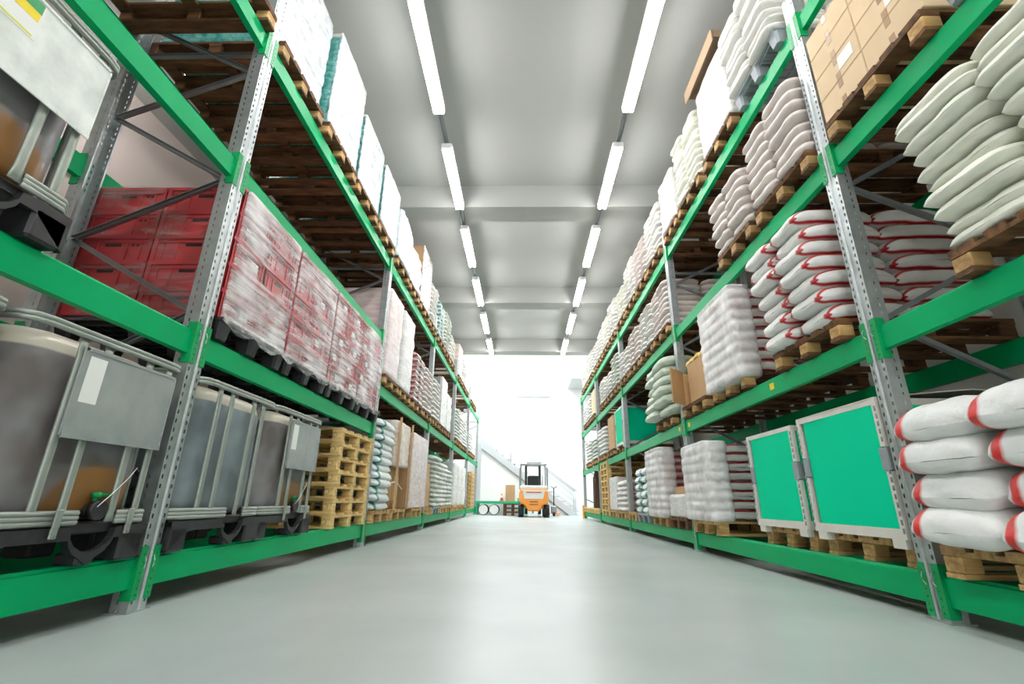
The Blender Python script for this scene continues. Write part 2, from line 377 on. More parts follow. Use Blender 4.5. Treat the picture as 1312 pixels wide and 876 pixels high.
# ------------------------------------------------------------------ racking
POSTH = 4.42
def post_mesh(h=POSTH, front=True, fine=True):
    """perforated C profile; local x into the rack, aisle face at x=0, width along y"""
    b = MB(); w = .06
    prof = [(-.048, .09), (-w, .09), (-w, .061), (-w, .054), (-w, 0), (-.048, 0), (-.037, 0), (-.024, 0), (-.017, .010), (.017, .010), (.024, 0), (.037, 0), (.048, 0), (w, 0), (w, .054), (w, .061), (w, .09), (.048, .09)]
    holes_big = {5, 11}; holes_small = {2, 14}
    if not fine:
        prof = [(-.048, .09), (-w, .09), (-w, 0), (-.024, 0), (-.017, .010), (.017, .010), (.024, 0), (w, 0), (w, .09), (.048, .09)]; zs = [0, h]; holes_big = holes_small = set()
    else:
        zs = [0]; z = .04
        while z < h-.06: zs += [z, z+.022]; z += .05
        zs.append(h)
    n = len(prof); vs = [(x, y, z) for z in zs for (y, x) in prof]; fs = []
    for k in range(len(zs)-1):
        hole = fine and k % 2 == 1
        for j in range(n-1):
            if hole and j in holes_big: continue
            if hole and j in holes_small and (k//2) % 1 == 0 :
                continue
            fs.append((k*n+j, k*n+j+1, (k+1)*n+j+1, (k+1)*n+j))
    b.add(vs, fs, 'galv')
    return b.mesh('front_post')
def brace_mesh(p0, p1, nm='brace'):
    b = MB(); p0 = Vector(p0); p1 = Vector(p1); t = p1-p0; L = t.length; t.normalize()
    s = Vector((0, 1, 0)); u = t.cross(s).normalized()
    T = Matrix((t, s, u)).transposed().to_4x4(); T.translation = p0
    b.box(0, L, -.016, -.012, -.015, .015, 'steel', T); b.box(0, L, -.016, .014, .012, .015, 'steel', T); b.box(0, L, -.016, .014, -.015, -.012, 'steel', T)
    return b.mesh(nm)
def frames():
    fine = post_mesh(); coarse = post_mesh(fine=False)
    foot = MB(); foot.box(-.015, .11, -.075, .075, 0, .006, 'galv'); foot.cyl((.05, .066, .006), (.05, .066, .02), .01, 'steel', 8); foot = foot.mesh('foot_plate')
    D = 1.02; br = []
    zf = [.62, 1.62, 2.60, 3.56]; zr = [.20, 1.12, 2.14, 3.14, 4.05]
    pts = []
    for i in range(4): pts += [((D, zr[i]), (.09, zf[i])), ((.09, zf[i]), (D, zr[i+1]))]
    for (a, c) in pts: br.append(brace_mesh((a[0], 0, a[1]), (c[0], 0, c[1])))
    br.append(brace_mesh((.09, 0, 3.74), (D, 0, 3.74)))
    for side in 'LR':
        for i, y in enumerate(POSTS[side]):
            nm = {0: 'behind the viewer'}.get(i, '%s from the viewer' % ORD[i-1])
            t = thing('upright_frame', 'galvanised perforated upright frame with crossed braces, %s, %s' % (nm, SIDE[side]), 'rack frame',
                      (XF[side], y, 0), RZ[side], 'upright frames of the %s' % SIDE[side])
            me = fine if i in (1, 2) else coarse
            sm = ob('front_post', me, t)
            r = ob('rear_post', me, t, (D+.09, 0, 0), PI)
            ob('foot_plate', foot, t); ob('foot_plate', foot, t, (D+.09, 0, 0), PI)
            for k, m_ in enumerate(br):
                if i <= 3 or k % 2 == 0: ob('brace', m_, t)
            if side == 'R' and i == 5:
                gb = MB(); gb.bbox(-.06, -.005, -.07, .07, 0, .42, .008, 'orange'); ob('post_guard', gb, t, label='orange yellow end guard')
frames()
def beam_profile(L, h):
    b = MB()
    P = [(.012, 0), (.058, 0), (.058, h), (.030, h), (.024, h-.012), (.012, h-.016)]
    b.add([(x, y, z-h) for y in (0, L) for (x, z) in P], [(5, 4, 3, 2, 1, 0), (6, 7, 8, 9, 10, 11)]+[(j, (j+1) % 6, 6+(j+1) % 6, 6+j) for j in range(6)], 'green')
    return b.mesh('crossbar')
def connector(sgn):
    """hook plate over the post face with small holes; local: post centre at y=0, covers one flange"""
    def f():
        b = MB(); y0, y1 = (.022, .064)
        zs = [-.205, -.185, -.175, -.155, -.147, -.120, -.112, -.085, -.075, -.035, -.027, .0, .010, .045]
        ys = [y0, y0+.015, y0+.023, y1]
        for k in range(len(zs)-1):
            for j in range(3):
                if k % 2 == 1 and j == 1: continue
                b.box(-.006, -.001, sgn*ys[j], sgn*ys[j+1], zs[k], zs[k+1], 'green_dark')
        b.box(-.006, .05, sgn*(y1-.001), sgn*(y1+.003), -.205, .045, 'green_dark')
        return b.mesh('end_connector')
    return cached(('conn', sgn), f)
clip = MB(); clip.tube([(-.008, .0, -.06), (-.016, .006, -.045), (-.018, .010, -.02), (-.010, .012, 0)], .0022, 'paper', 6); clip = clip.mesh('safety_clip')
def beams():
    for side in 'LR':
        P = POSTS[side]
        for i in range(len(P)-1):
            if side == 'L' and i >= 2: tiers = [(0, .26), (1, LHI), (3, 3.88)]
            elif side == 'L' : tiers = list(enumerate(LV['L']))
            else: tiers = list(enumerate(LV['R']))
            for t, z in tiers:
                for rear in (0, 1):
                    y0, y1 = P[i]+.062, P[i+1]-.062; L = y1-y0
                    me = cached(('beam', round(L, 3)), lambda: beam_profile(L, .15))
                    lab = 'green %s crossbar carrying the %s, %s, %s' % ('rear' if rear else 'aisle-side', TIER[t], BAY[i], SIDE[side])
                    x = X(side, 1.11-.058-.012 if rear else 0)
                    # local frame: rotate so the face points to the aisle (rear bars face the wall)
                    rz = RZ[side] if not rear else RZ[side]+PI
                    if rear: x = X(side, 1.11)
                    loc_y = y0 if abs(math.cos(rz)-1) < .01 else y1
                    o = ob('rack_crossbar', me, None, (x, loc_y, z), rz); tag(o, lab, 'crossbar', 'crossbars of the %s' % SIDE[side], 'thing')
                    ob('end_connector', connector(1), o, (0, -.062, 0)); ob('end_connector', connector(-1), o, (0, L+.062, 0))
                    if not rear and i <= 1 and t in (0, 1):
                        ob('safety_clip', clip, o, (0, -.035, 0)); ob('safety_clip', clip, o, (0, L+.03, 0))
                    if side == 'R' and t == 1 and not rear and i in (1, 2):
                        sb = MB(); sb.box(.0095, .0125, -.035, .035, -.10, -.045, 'yellow'); sm = sb.mesh('sticker')
                        if i == 1: ob('sticker', sm, o, (0, 3.92-y0, 0), label='yellow sticker'); ob('sticker', sm, o, (0, L-.12, 0), label='yellow sticker')
                        else: ob('sticker', sm, o, (0, .14, 0), label='yellow sticker')
beams()

# ------------------------------------------------------------------ pallets
PW, PD, PH = .82, 1.14, .144
def pal_parts(wood, W=PW, D=PD, bw=None):
    bw = bw or wood
    r = random.Random(hash(wood) % 97)
    def deck():
        b = MB(); n = 5; ws = [.14, .10, .14, .10, .14]; gap = (W-sum(ws))/4; y = -W/2
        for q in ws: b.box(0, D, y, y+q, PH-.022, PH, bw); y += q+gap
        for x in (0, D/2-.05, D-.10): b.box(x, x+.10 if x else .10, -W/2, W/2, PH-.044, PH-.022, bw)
        return b.mesh('deck')
    def block():
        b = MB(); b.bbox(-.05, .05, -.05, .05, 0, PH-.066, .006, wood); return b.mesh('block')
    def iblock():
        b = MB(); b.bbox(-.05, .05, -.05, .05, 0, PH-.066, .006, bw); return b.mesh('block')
    def skid():
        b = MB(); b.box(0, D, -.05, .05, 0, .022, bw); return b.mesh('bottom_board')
    k = (wood, W, D, bw)
    return cached(('deck',)+k, deck), (cached(('block',)+k, block), cached(('iblock',)+k, iblock)), cached(('skid',)+k, skid)
def pallet(label, x, y, z, rz, wood='wood', W=PW, D=PD, parts=True, group=None, cat='pallet', bw=None):
    """x,y: middle of the aisle-side edge"""
    bw = bw or wood; d, bl, sk = pal_parts(wood, W, D, bw)
    if parts:
        t = thing('wooden_pallet', label, cat, (x, y, z), rz, group)
        ob('deck', d, t)
        for yy in (-W/2+.05, 0, W/2-.05):
            ob('bottom_board', sk, t, (0, yy, 0))
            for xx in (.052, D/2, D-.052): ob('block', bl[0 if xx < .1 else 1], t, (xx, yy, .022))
        return t
    def whole():
        b = MB()
        n = 5; ws = [.14, .10, .14, .10, .14]; gap = (W-sum(ws))/4; yy = -W/2
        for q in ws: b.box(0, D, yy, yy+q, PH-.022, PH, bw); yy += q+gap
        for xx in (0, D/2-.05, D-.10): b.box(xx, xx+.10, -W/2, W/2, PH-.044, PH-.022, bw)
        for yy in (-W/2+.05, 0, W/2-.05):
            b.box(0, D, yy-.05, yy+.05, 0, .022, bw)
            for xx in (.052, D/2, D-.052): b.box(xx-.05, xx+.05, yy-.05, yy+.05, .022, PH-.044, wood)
        return b.mesh('wooden_pallet')
    return tag(ob('wooden_pallet', cached(('wp', wood, W, D, bw), whole), None, (x, y, z), rz), label, cat, group)
def plastic_pallet(label, x, y, z, rz, m='black_plastic', W=.84, D=1.12, group=None):
    h = .14
    def deck():
        b = MB(); b.bbox(0, D, -W/2, W/2, h-.028, h, .006, m)
        for k in range(9): b.box(.04, D-.04, -W/2+.05+k*(W-.1)/8-.006, -W/2+.05+k*(W-.1)/8+.006, h-.05, h-.028, m)
        for k in range(11): b.box(.04+k*(D-.08)/10-.006, .04+k*(D-.08)/10+.006, -W/2+.04, W/2-.04, h-.045, h-.028, m)
        return b.mesh('deck')
    def foot():
        b = MB(); R = lambda s, z: [(s*.07*c, s*.062*d, z) for c, d in ((-1, -.7), (-.7, -1), (.7, -1), (1, -.7), (1, .7), (.7, 1), (-.7, 1), (-1, .7))]
        b.loft([R(.72, 0), R(1, h-.028)], m, False); return b.mesh('foot')
    de = cached(('pdeck', m, W, D), deck); fo = cached(('pfoot', m, h), foot)
    t = thing('plastic_pallet', label, 'pallet', (x, y, z), rz, group)
    ob('deck', de, t)
    for yy in (-W/2+.068, 0, W/2-.068):
        for xx in (.075, D/2, D-.075): ob('foot', fo, t, (xx, yy, 0))
    return t
PALH = PH+.001
def pal_at(side, t, y0, y1, z, note, wood='wood', kind='wood', over=.045, W=None, **kw):
    """pallet on the crossbars, edge overhanging the aisle bar"""
    yc = (y0+y1)/2; Wd = min(PW, y1-y0-.01)
    Wd = round(Wd*50)/50
    lab = '%s pallet under %s, %s' % ({'wood': 'wooden', 'wood_old_shaded': 'dark wooden', 'black': 'black plastic', 'grey': 'grey plastic'}[kind if kind in ('black', 'grey') else ('wood_old_shaded' if wood == 'wood_old_shaded' else 'wood')], note, where(side, t, yc))
    g = 'pallets on the %s' % SIDE[side]
    if kind == 'black': return plastic_pallet(lab, X(side, -over), yc, z, RZ[side], 'black_plastic', Wd, group=g)
    if kind == 'grey': return plastic_pallet(lab, X(side, -over), yc, z, RZ[side], 'grey_plastic', Wd, group=g)
    return pallet(lab, X(side, -over), yc, z, RZ[side], wood, Wd, PD, parts=(yc < 9.6), group=g, bw='wood_old_shaded' if (t >= 1 and wood == 'wood') else None)  # shade under raised pallets put into darker boards and inner blocks

# ------------------------------------------------------------------ sacks
def sack_mesh(L, W, T, mt, seed, nx=22, ny=16, mask=None, soft=.015):
    """filled sack lying flat: x along L, y along W, z 0..T; UV.x holds the printed band mask"""
    vs = []; mk = []; rr = random.Random(seed); ox, oy = rr.uniform(0, 50), rr.uniform(0, 50)
    def P(u, v, top):
        t = max(0, (1-abs(u)**7.0))**.5 * max(0, (1-abs(v)**5.0))**.5
        x = L/2*u*(1-.02*(1-v*v)*u*u-.085*abs(v)**6); y = W/2*v*(1-.02*(1-u*u)*v*v-.085*abs(u)**6)
        mid = T*.46
        if top: z = mid+(T-mid)*t
        else: z = mid-mid*(max(0, (1-abs(u)**5))**.5*max(0, (1-abs(v)**5))**.5)
        nz = noise.noise(Vector((x*6+ox, y*7+oy, 3.1 if top else 9)))*soft + noise.noise(Vector((x*17+ox, y*19+oy, 1)))*soft*.4
        ed = 1-max(abs(u), abs(v))**6
        z += nz*(.35+.65*ed); 
        x += noise.noise(Vector((y*8+ox, z*20, 5)))*.010; y += noise.noise(Vector((x*6, z*20+oy, 8)))*.008
        z -= .022*abs(u)**3*(T/.12)
        return (x, y, z)
    mb = MB(); us = [math.sin(-PI/2+PI*i/nx) for i in range(nx+1)]; vv = [math.sin(-PI/2+PI*j/ny) for j in range(ny+1)]
    def M_(u, v):
        if mask == 'edge':     # long printed stripes just inside the seam, joining near the ends
            a = abs(v); e = abs(u)
            s = 1 if (.75 < a < .925) else 0
            if e > .985 and a > .74: s = 1
            return s
        if mask == 'tips':
            return 1 if .66 < v < .88 else 0
        return 0
    for top in (True, False):
        k = len(vs)
        for i in range(nx+1):
            for j in range(ny+1): vs.append(P(us[i], vv[j], top)); mk.append(M_(us[i], vv[j]))
    n1 = (nx+1)*(ny+1); fs = []
    for top in (0, 1):
        for i in range(nx):
            for j in range(ny):
                a = top*n1+i*(ny+1)+j; q = (a, a+ny+1, a+ny+2, a+1)
                fs.append(q if not top else q[::-1])
    me = bpy.data.meshes.new('sack'); me.from_pydata(vs, [], fs); me.materials.append(M[mt])
    me.polygons.foreach_set('use_smooth', [True]*len(fs))
    uv = me.uv_layers.new(name='UVMap')
    for lp in me.loops: uv.data[lp.index].uv = (mk[lp.vertex_index], 0)
    me.update(); 
    return me
SACKS = []     # every sack wanted: (distance, mesh key, matrix pieces, label, group)
def sack_variant(mt, L, W, T, mask, v, lo=False):
    k = ('sack', mt, round(L, 2), round(W, 2), round(T, 3), mask, v, lo)
    return cached(k, lambda: sack_mesh(L, W, T, mt, v*13+5, *( (8, 6) if lo else ((30, 26) if mask else (22, 16)) ), mask=mask))
def add_sack(mt, L, W, T, mask, v, loc, rot, label, group, dist, sc=1.0):
    SACKS.append((dist, (mt, L, W, T, mask, v), loc, rot, label, group, sc))
def sack_stack(side, t, y0, y1, z0, layers, look, mt, mask=None, T=.115, D=1.12, front=-.05, lean=0.0, jit=.018, slot='', rear=True, cols=2, ybulge=0.0, taper=0, cp=.84):
    """layers of sacks, two along the aisle, two deep; look = label words; slot = which load"""
    rnd = random.Random(int(y0*100)+int(z0*37)+layers)
    W = (y1-y0)/cols*1.03; L = D/2*1.03; g = 'sacks: %s, %s' % (look, where(side, t, (y0+y1)/2))
    for k in range(layers):
        top = k == layers-1
        s = 1-taper*k/layers
        for c in range(cols):
            for dpt in (0, 1):
                near = c == 0
                if dpt == 1 and not (near and rear) and not top: continue
                if dpt == 1 and not rear and not top: continue
                d = front+L*(.5+dpt*.99) - lean*k + rnd.uniform(-jit, jit)+(1-s)*.2*(1 if dpt == 0 else -1)
                yy = (y0+y1)/2+(c-(cols-1)/2)*(y1-y0)/cols*s+rnd.uniform(-jit, jit)*.5
                rot = (rnd.uniform(-.02, .02), rnd.uniform(-.02, .02)+0, RZ[side]+rnd.uniform(-.04, .04))
                z = z0+k*T*cp
                row = {1: '', 2: ('nearer', 'farther')[c]}[cols] if cols < 3 else ORD[c]
                lab = '%s sack, %s up, %s %s, %s load, %s' % (look, ORD[k], row, ('front', 'inner')[dpt], slot, where(side, t, (y0+y1)/2))
                dist = math.hypot(X(side, d), yy)+(.35 if dpt else 0)
                add_sack(mt, L, W, T, mask, (k*2+c+dpt) % 3, (X(side, d), yy, z), rot, lab, g, dist, s)
def flush_sacks(limit=292):
    SACKS.sort(key=lambda s: s[0])
    for (dist, k, loc, rot, lab, g, sc) in SACKS[:limit]:
        me = sack_variant(*k)
        o = ob('sack', me, None, loc); o.rotation_euler = rot; o.scale = (sc, sc, 1)
        tag(o, lab, 'sack', g)
    rest = SACKS[limit:]
    if rest:
        V = []; Fs = []; MI = []; mats = []; UV = []
        for (dist, k, loc, rot, lab, g, sc) in rest:
            me = sack_variant(*k, True)
            m = me.materials[0]
            if m not in mats: mats.append(m)
            Mx = Matrix.Translation(loc) @ Matrix.Rotation(rot[2], 4, 'Z') @ Matrix.Scale(1, 4)
            n = len(V); V += [tuple(Mx @ v.co) for v in me.vertices]
            for p in me.polygons: Fs.append(tuple(n+i for i in p.vertices)); MI.append(mats.index(m))
            uvd = me.uv_layers[0].data
            UV += [uvd[l].uv[0] for p in me.polygons for l in p.loop_indices]
        me = bpy.data.meshes.new('sack'); me.from_pydata(V, [], Fs)
        for m in mats: me.materials.append(m)
        me.polygons.foreach_set('material_index', MI); me.polygons.foreach_set('use_smooth', [True]*len(Fs))
        uv = me.uv_layers.new(name='UVMap')
        for i, u in enumerate(UV): uv.data[i].uv = (u, 0)
        me.update()
        tag(ob('sack', me), 'small distant sacks stacked on pallets in the far bays of both racks', 'sack', 'far sacks', 'stuff')

# ------------------------------------------------------------------ wrapped loads, cartons, film
def rbox(x0, x1, y0, y1, z0, z1, m, amp=.012, r=.05, seed=0, nz=16, nh=10, freq=5, topr=.04, taper=0, top=True, lay=0, bulge=.0):
    """rounded block with a crinkled skin"""
    b = MB(); rings = []; rr = random.Random(seed); o = rr.uniform(0, 90)
    cx, cy = (x0+x1)/2, (y0+y1)/2; hx, hy = (x1-x0)/2, (y1-y0)/2
    def outline(s, rad):
        pts = []; q = nh
        for (sx, sy, a0) in ((1, -1, -PI/2), (1, 1, 0), (-1, 1, PI/2), (-1, -1, PI)):
            for j in range(4):
                a = a0+PI/2*j/3; pts.append((sx*(hx-rad)+math.cos(a)*rad, sy*(hy-rad)+math.sin(a)*rad))
            nx_, ny_ = {(1, -1): ((hx), (hy-rad)), }.get((sx, sy), (0, 0))
            # subdivide the straight side that follows
            ax, ay = pts[-1]
            nxt = {(1, -1): (hx, hy-rad), (1, 1): (-(hx-rad), hy), (-1, 1): (-hx, -(hy-rad)), (-1, -1): (hx-rad, -hy)}[(sx, sy)]
            for k in range(1, q): pts.append((ax+(nxt[0]-ax)*k/q, ay+(nxt[1]-ay)*k/q))
        return [(cx+x*s, cy+y*s) for x, y in pts]
    def ring(s, z, a):
        out = []
        for (x, y) in outline(s, r):
            n = noise.noise(Vector((x*freq+o, y*freq, z*freq*1.6)))*a+noise.noise(Vector((x*freq*3, y*freq*3+o, z*freq*4)))*a*.5
            if lay: n += bulge*(abs(math.sin(PI*(z-z0)/lay))**.6-.6)
            d = Vector((x-cx, y-cy)); d.normalize(); out.append((x+d.x*n, y+d.y*n, z))
        return out
    rings.append(ring(.97, z0, 0))
    for k in range(nz+1):
        f = k/nz; rings.append(ring(1-taper*f, z0+.006+(z1-z0-.006-topr)*f, amp))
    rings.append(ring((1-taper)*.975, z1-topr*.35, amp*.6)); rings.append(ring((1-taper)*.9, z1, amp*.3))
    b.loft(rings, m, True, top)
    if top:
        pass
    return b
def dext(side, d0, d1):
    a, c = X(side, d0), X(side, d1); return (min(a, c), max(a, c))
def wrapped(side, t, y0, y1, z0, z1, look, m='wrap_white', sidem=None, d0=-.03, d1=1.06, amp=.012, slot='', bands=0, label=None, taper=0, name='wrapped_load', r=.05, freq=5):
    x0, x1 = dext(side, d0, d1); yc = (y0+y1)/2
    lab = label or '%s, %s load, %s' % (look, slot, where(side, t, yc))
    th = thing(name, lab, 'wrapped load', ((x0+x1)/2, yc, z0), 0, 'wrapped loads on the %s' % SIDE[side])
    hx, hy = (x1-x0)/2, (y1-y0)/2
    if sidem:   # the goods show at the side that faces down the aisle, the film covers the aisle face
        g = MB()
        if sidem == 'teal':
            n = max(3, int((z1-z0-.05)/.075))
            for k in range(n):
                zz = (z1-z0-.04)/n*k
                g.add(*_layer(hx-.02, hy-.01, zz, zz+(z1-z0-.04)/n, .03), 'teal', True)
            ob('bottle_packs', g, th, label='teal shrink-wrapped packs in layers')
            s = MB(); s.bbox(-hx+.01, hx-.01, -hy+.005, hy-.005, z1-z0-.045, z1-z0, .008, 'paper'); ob('top_sheet', s, th, label='pale cover sheet')
        else:
            g.bbox(-hx+.015, hx-.015, -hy+.01, hy-.01, 0, z1-z0-.012, .01, sidem)
            ob('carton_body', g, th, label='bare cardboard showing at the side')
        # film hugs the aisle side and the far side
        s = SG[side]
        w_ = .012 if sidem == 'teal' else .05
        fx = sorted((-s*hx-s*.012, -s*hx+s*w_))
        f = rbox(fx[0], fx[1], -hy-.004, hy+.006, .01, z1-z0-.004, m, amp if sidem != 'teal' else amp*.9, .010, int(yc*10), freq=freq, topr=.015, nz=24 if sidem != 'teal' else 72, lay=.16 if sidem == 'teal' else 0, bulge=.016)
        ob('stretch_wrap', f, th, label='crinkled milky film')
    else:
        f = rbox(-hx, hx, -hy, hy, 0, z1-z0, m, amp, r, int(yc*10)+int(z0*7), freq=freq, taper=taper)
        ob('wrapped_body', f, th)
        if bands:
            g = MB()
            for k in range(bands):
                zz = (z1-z0)*(k+.5)/bands
                g.tube([(-hx-.012, -hy-.012, zz), (hx+.012, -hy-.012, zz), (hx+.012, hy+.012, zz), (-hx-.012, hy+.012, zz)], .004, 'grey_plastic', 4, closed=True)
            ob('strap', g, th)
    return th
def _layer(hx, hy, z0, z1, r):
    vs = []; n = 0
    out = []
    for (sx, sy, a0) in ((1, -1, -PI/2), (1, 1, 0), (-1, 1, PI/2), (-1, -1, PI)):
        for j in range(3):
            a = a0+PI/2*j/2; out.append((sx*(hx-r)+math.cos(a)*r, sy*(hy-r)+math.sin(a)*r))
    N_ = len(out)
    for s, z in ((.955, z0), (1, z0+(z1-z0)*.25), (1, z0+(z1-z0)*.75), (.955, z1)):
        vs += [(x*s, y*s, z) for x, y in out]
    fs = [tuple(range(N_-1, -1, -1)), tuple(3*N_+j for j in range(N_))]
    for k in range(3):
        for j in range(N_): fs.append((k*N_+j, k*N_+(j+1) % N_, (k+1)*N_+(j+1) % N_, (k+1)*N_+j))
    return vs, fs
def film(side, y0, y1, z0, z1, label, m='film', d0=-.03, d1=1.08, amp=.012, seed=1, top=False, r=.03, lay=0, bulge=0, nz=26):
    """thin clear sheet pulled round a load: aisle face and both sides, open below"""
    x0, x1 = dext(side, d0, d1); b = rbox(x0, x1, y0, y1, z0, z1, m, amp, r, seed, nz=nz, nh=12, freq=4, topr=.03 if top else .01, top=top, lay=lay, bulge=bulge)
    # drop the wall-side faces
    o = ob('stretch_film', b); tag(o, label, 'plastic film', 'films round the loads')
    return o
def carton(label, x0, x1, y0, y1, z0, z1, m='kraft', face=None, lab_on=True, group=None, detail=True, tape=True):
    """face: 'L'/'R' = rack side, the aisle-facing end gets tape and a paper label"""
    cx, cy = (x0+x1)/2, (y0+y1)/2; hx, hy, h = abs(x1-x0)/2, (y1-y0)/2, z1-z0
    if not detail:
        b = MB(); b.bbox(-hx, hx, -hy, hy, 0, h, .004, m); return tag(ob('carton', b, None, (cx, cy, z0)), label, 'cardboard box', group)
    t = thing('carton', label, 'cardboard box', (cx, cy, z0), 0, group)
    b = MB(); b.bbox(-hx, hx, -hy, hy, 0, h-.003, .004, m); b.box(-hx+.002, hx-.002, -hy+.002, -.002, h-.003, h, m); b.box(-hx+.002, hx-.002, .002, hy-.002, h-.003, h, m)
    ob('carton_body', b, t)
    s = SG[face]; fx = -s*hx
    if tape:
        b = MB(); b.box(fx-s*.0015, fx+s*.001, -.02, .02, h*.68, h+.001, 'tape'); b.box(-hx, hx, -.02, .02, h, h+.0015, 'tape'); b.box(fx-s*.0015, fx+s*.001, -.02, .02, 0, h*.30, 'tape'); ob('parcel_tape', b, t)
    if lab_on:
        b = MB(); b.box(fx-s*.003, fx, -hy*.45-.06, -hy*.45+.07, h*.28, h*.80, 'paper'); ob('paper_label', b, t)
    return t

# ------------------------------------------------------------------ liquid tanks (tank in a tubular cage on a plastic pallet)
def ibc(label, side, yc, z, plate=True, worn=False, blue=False, W=.87, D=1.0, H=.98, top_only=False):
    """local: aisle face x=0, +y local is -y world on the left rack"""
    t = thing('liquid_tank', label, 'liquid tank', (X(side, -.035), yc, z), RZ[side], 'caged liquid tanks')
    zp = .165
    hw = W/2
    # plastic pallet
    def pb():
        b = MB(); b.bbox(.03, D-.03, -hw+.02, hw-.02, .125, zp+.012, .008, 'black_plastic')
        # aisle apron with an arch round the valve
        yv = -.13; rr_ = .115; seg = []
        ys = [-hw+.0, -hw+.14, yv-rr_-.05, yv-rr_]+[yv-rr_*math.cos(PI*k/8) for k in range(1, 8)]+[yv+rr_, yv+rr_+.05, hw-.14, hw]
        def top(y): 
            d = abs(y-yv)
            if d < rr_: return .148-math.sqrt(max(0, rr_*rr_-d*d))*.82+0
            return .158
        def bot(y):
            d = abs(y-yv)
            if abs(y) > hw-.13: return 0
            if d <= .035: return 0
            return min(.105, top(y)-.03)
        vs = []; fs = []
        for y in ys: vs += [(.0, y, bot(y)), (.0, y, top(y)), (.03, y, bot(y)), (.03, y, top(y))]
        for k in range(len(ys)-1):
            a = k*4; c = a+4
            fs += [(a, c, c+1, a+1), (a+2, a+3, c+3, c+2), (a+1, c+1, c+3, a+3), (a, a+2, c+2, c)]
        b.add(vs, fs, 'black_plastic')
        for yy in (-hw+.075, hw-.075):
            for xx in (.07, D/2, D-.07): b.bbox(xx-.07, xx+.07, yy-.07, yy+.07, 0, .13, .012, 'black_plastic')
        for xx in (.06, D/2, D-.07): b.bbox(xx-.055, xx+.055, yv-.045, yv+.045, 0, .05 if xx < .1 else .13, .01, 'black_plastic')
        return b.mesh('pallet_base')
    ob('pallet_base', cached(('ibcbase', W), pb), t)
    # bottle
    def bot():
        rings = []
        def ring(hx, hy, z, rad, cx=D/2):
            pts = []
            for (sx, sy, a0) in ((1, -1, -PI/2), (1, 1, 0), (-1, 1, PI/2), (-1, -1, PI)):
                for j in range(9):
                    a = a0+PI/2*j/8; pts.append((cx+sx*(hx-rad)+math.cos(a)*rad, sy*(hy-rad)+math.sin(a)*rad, z))
            return pts
        hx, hy = D/2-.05, hw-.045
        for z, s, rad in ((.0, .86, .10), (.02, .95, .12), (.06, .985, .13), (.12, 1, .14), (.3, 1, .14), (.33, .992, .14), (.36, 1, .14), (.58, 1, .14), (.61, .992, .14), (.64, 1, .14), (.68, .995, .15), (.72, .975, .16), (.75, .93, .16), (.77, .85, .15), (.785, .72, .12), (.79, .4, .08)):
            rings.append(ring(hx*s, hy*s, z+zp+.013, rad*s))
        b = MB(); b.loft(rings, 'bottle' if plate else 'bottle_blue', True); 
        b.cyl((D/2, 0, zp+.80), (D/2, 0, zp+.835), .085, 'black_plastic', 20)
        return b.mesh('tank_bottle')
    ob('tank_bottle', cached(('bottle', W, plate), bot), t)
    # bottom rail: three stacked ridges, open in front of the valve
    def rail():
        b = MB(); yv = -.13; r = .012
        for k in range(3):
            zz = zp+.012+k*.019
            x_ = .008
            b.tube([(x_, yv-.10, zz), (x_, -hw+.05, zz), (x_+.03, -hw+.01, zz), (D-.04, -hw+.01, zz), (D-.01, -hw+.05, zz), (D-.01, hw-.05, zz), (D-.04, hw-.01, zz), (x_+.03, hw-.01, zz), (x_, hw-.05, zz), (x_, yv+.10, zz)], r, 'galv_tube', 8)
        return b.mesh('bottom_rail')
    ob('bottom_rail', cached(('rail', W), rail), t)
    def toprail():
        b = MB(); zz = H-.014
        c = [(.0, -hw+.09), (.012, -hw+.04), (.05, -hw+.008), (.1, -hw), (D-.1, -hw), (D-.04, -hw+.01), (D-.01, -hw+.06), (D, -hw+.1)]
        pts = [(x, y) for x, y in c]+[(x, -y) for x, y in c[::-1]]
        for dz, rr in ((0, .012), (-.02, .012)): b.tube([(x, y, zz+dz) for x, y in pts], rr, 'galv_tube', 8, closed=True)
        return b.mesh('top_rail')
    ob('top_rail', cached(('trail', W), toprail), t)
    # upright flattened tubes
    def bar(kind):
        def f():
            b = MB(); z0, z1 = zp+.01, H-.03
            zs = [z0, z0+.03, z0+.06, z0+.12, .5, z1-.10, z1-.05, z1]
            rings = []
            for k, zz in enumerate(zs):
                wy = .026 if k in (0, 7) else (.022 if k in (1, 6) else .0185); wx = .004 if k in (0, 7) else (.008 if k in (1, 6) else .0125)
                rings.append([(wx*math.cos(2*PI*j/10), wy*math.sin(2*PI*j/10), zz) for j in range(10)])
            b.loft(rings, 'galv_tube', True); return b.mesh('cage_bar')
        return cached('ibcbar', f)
    # world fractions on the photographed tanks, measured along the aisle from the end nearest the viewer
    ff = [.18, .47, .72, .90] if plate else [.21, .36, .66, .80]
    if plate: ff = [.30, .445, .73, .885]
    for f in ff: ob('cage_bar', bar(0), t, (.010, hw-f*W, 0))
    for f in (.14, .38, .62, .86): ob('cage_bar', bar(0), t, (D-.012, -hw+f*W, 0))
    for s in (-1, 1):
        for f in (.16, .36, .64, .84): ob('cage_bar', bar(0), t, (f*D, s*(hw-.008), 0), PI/2)
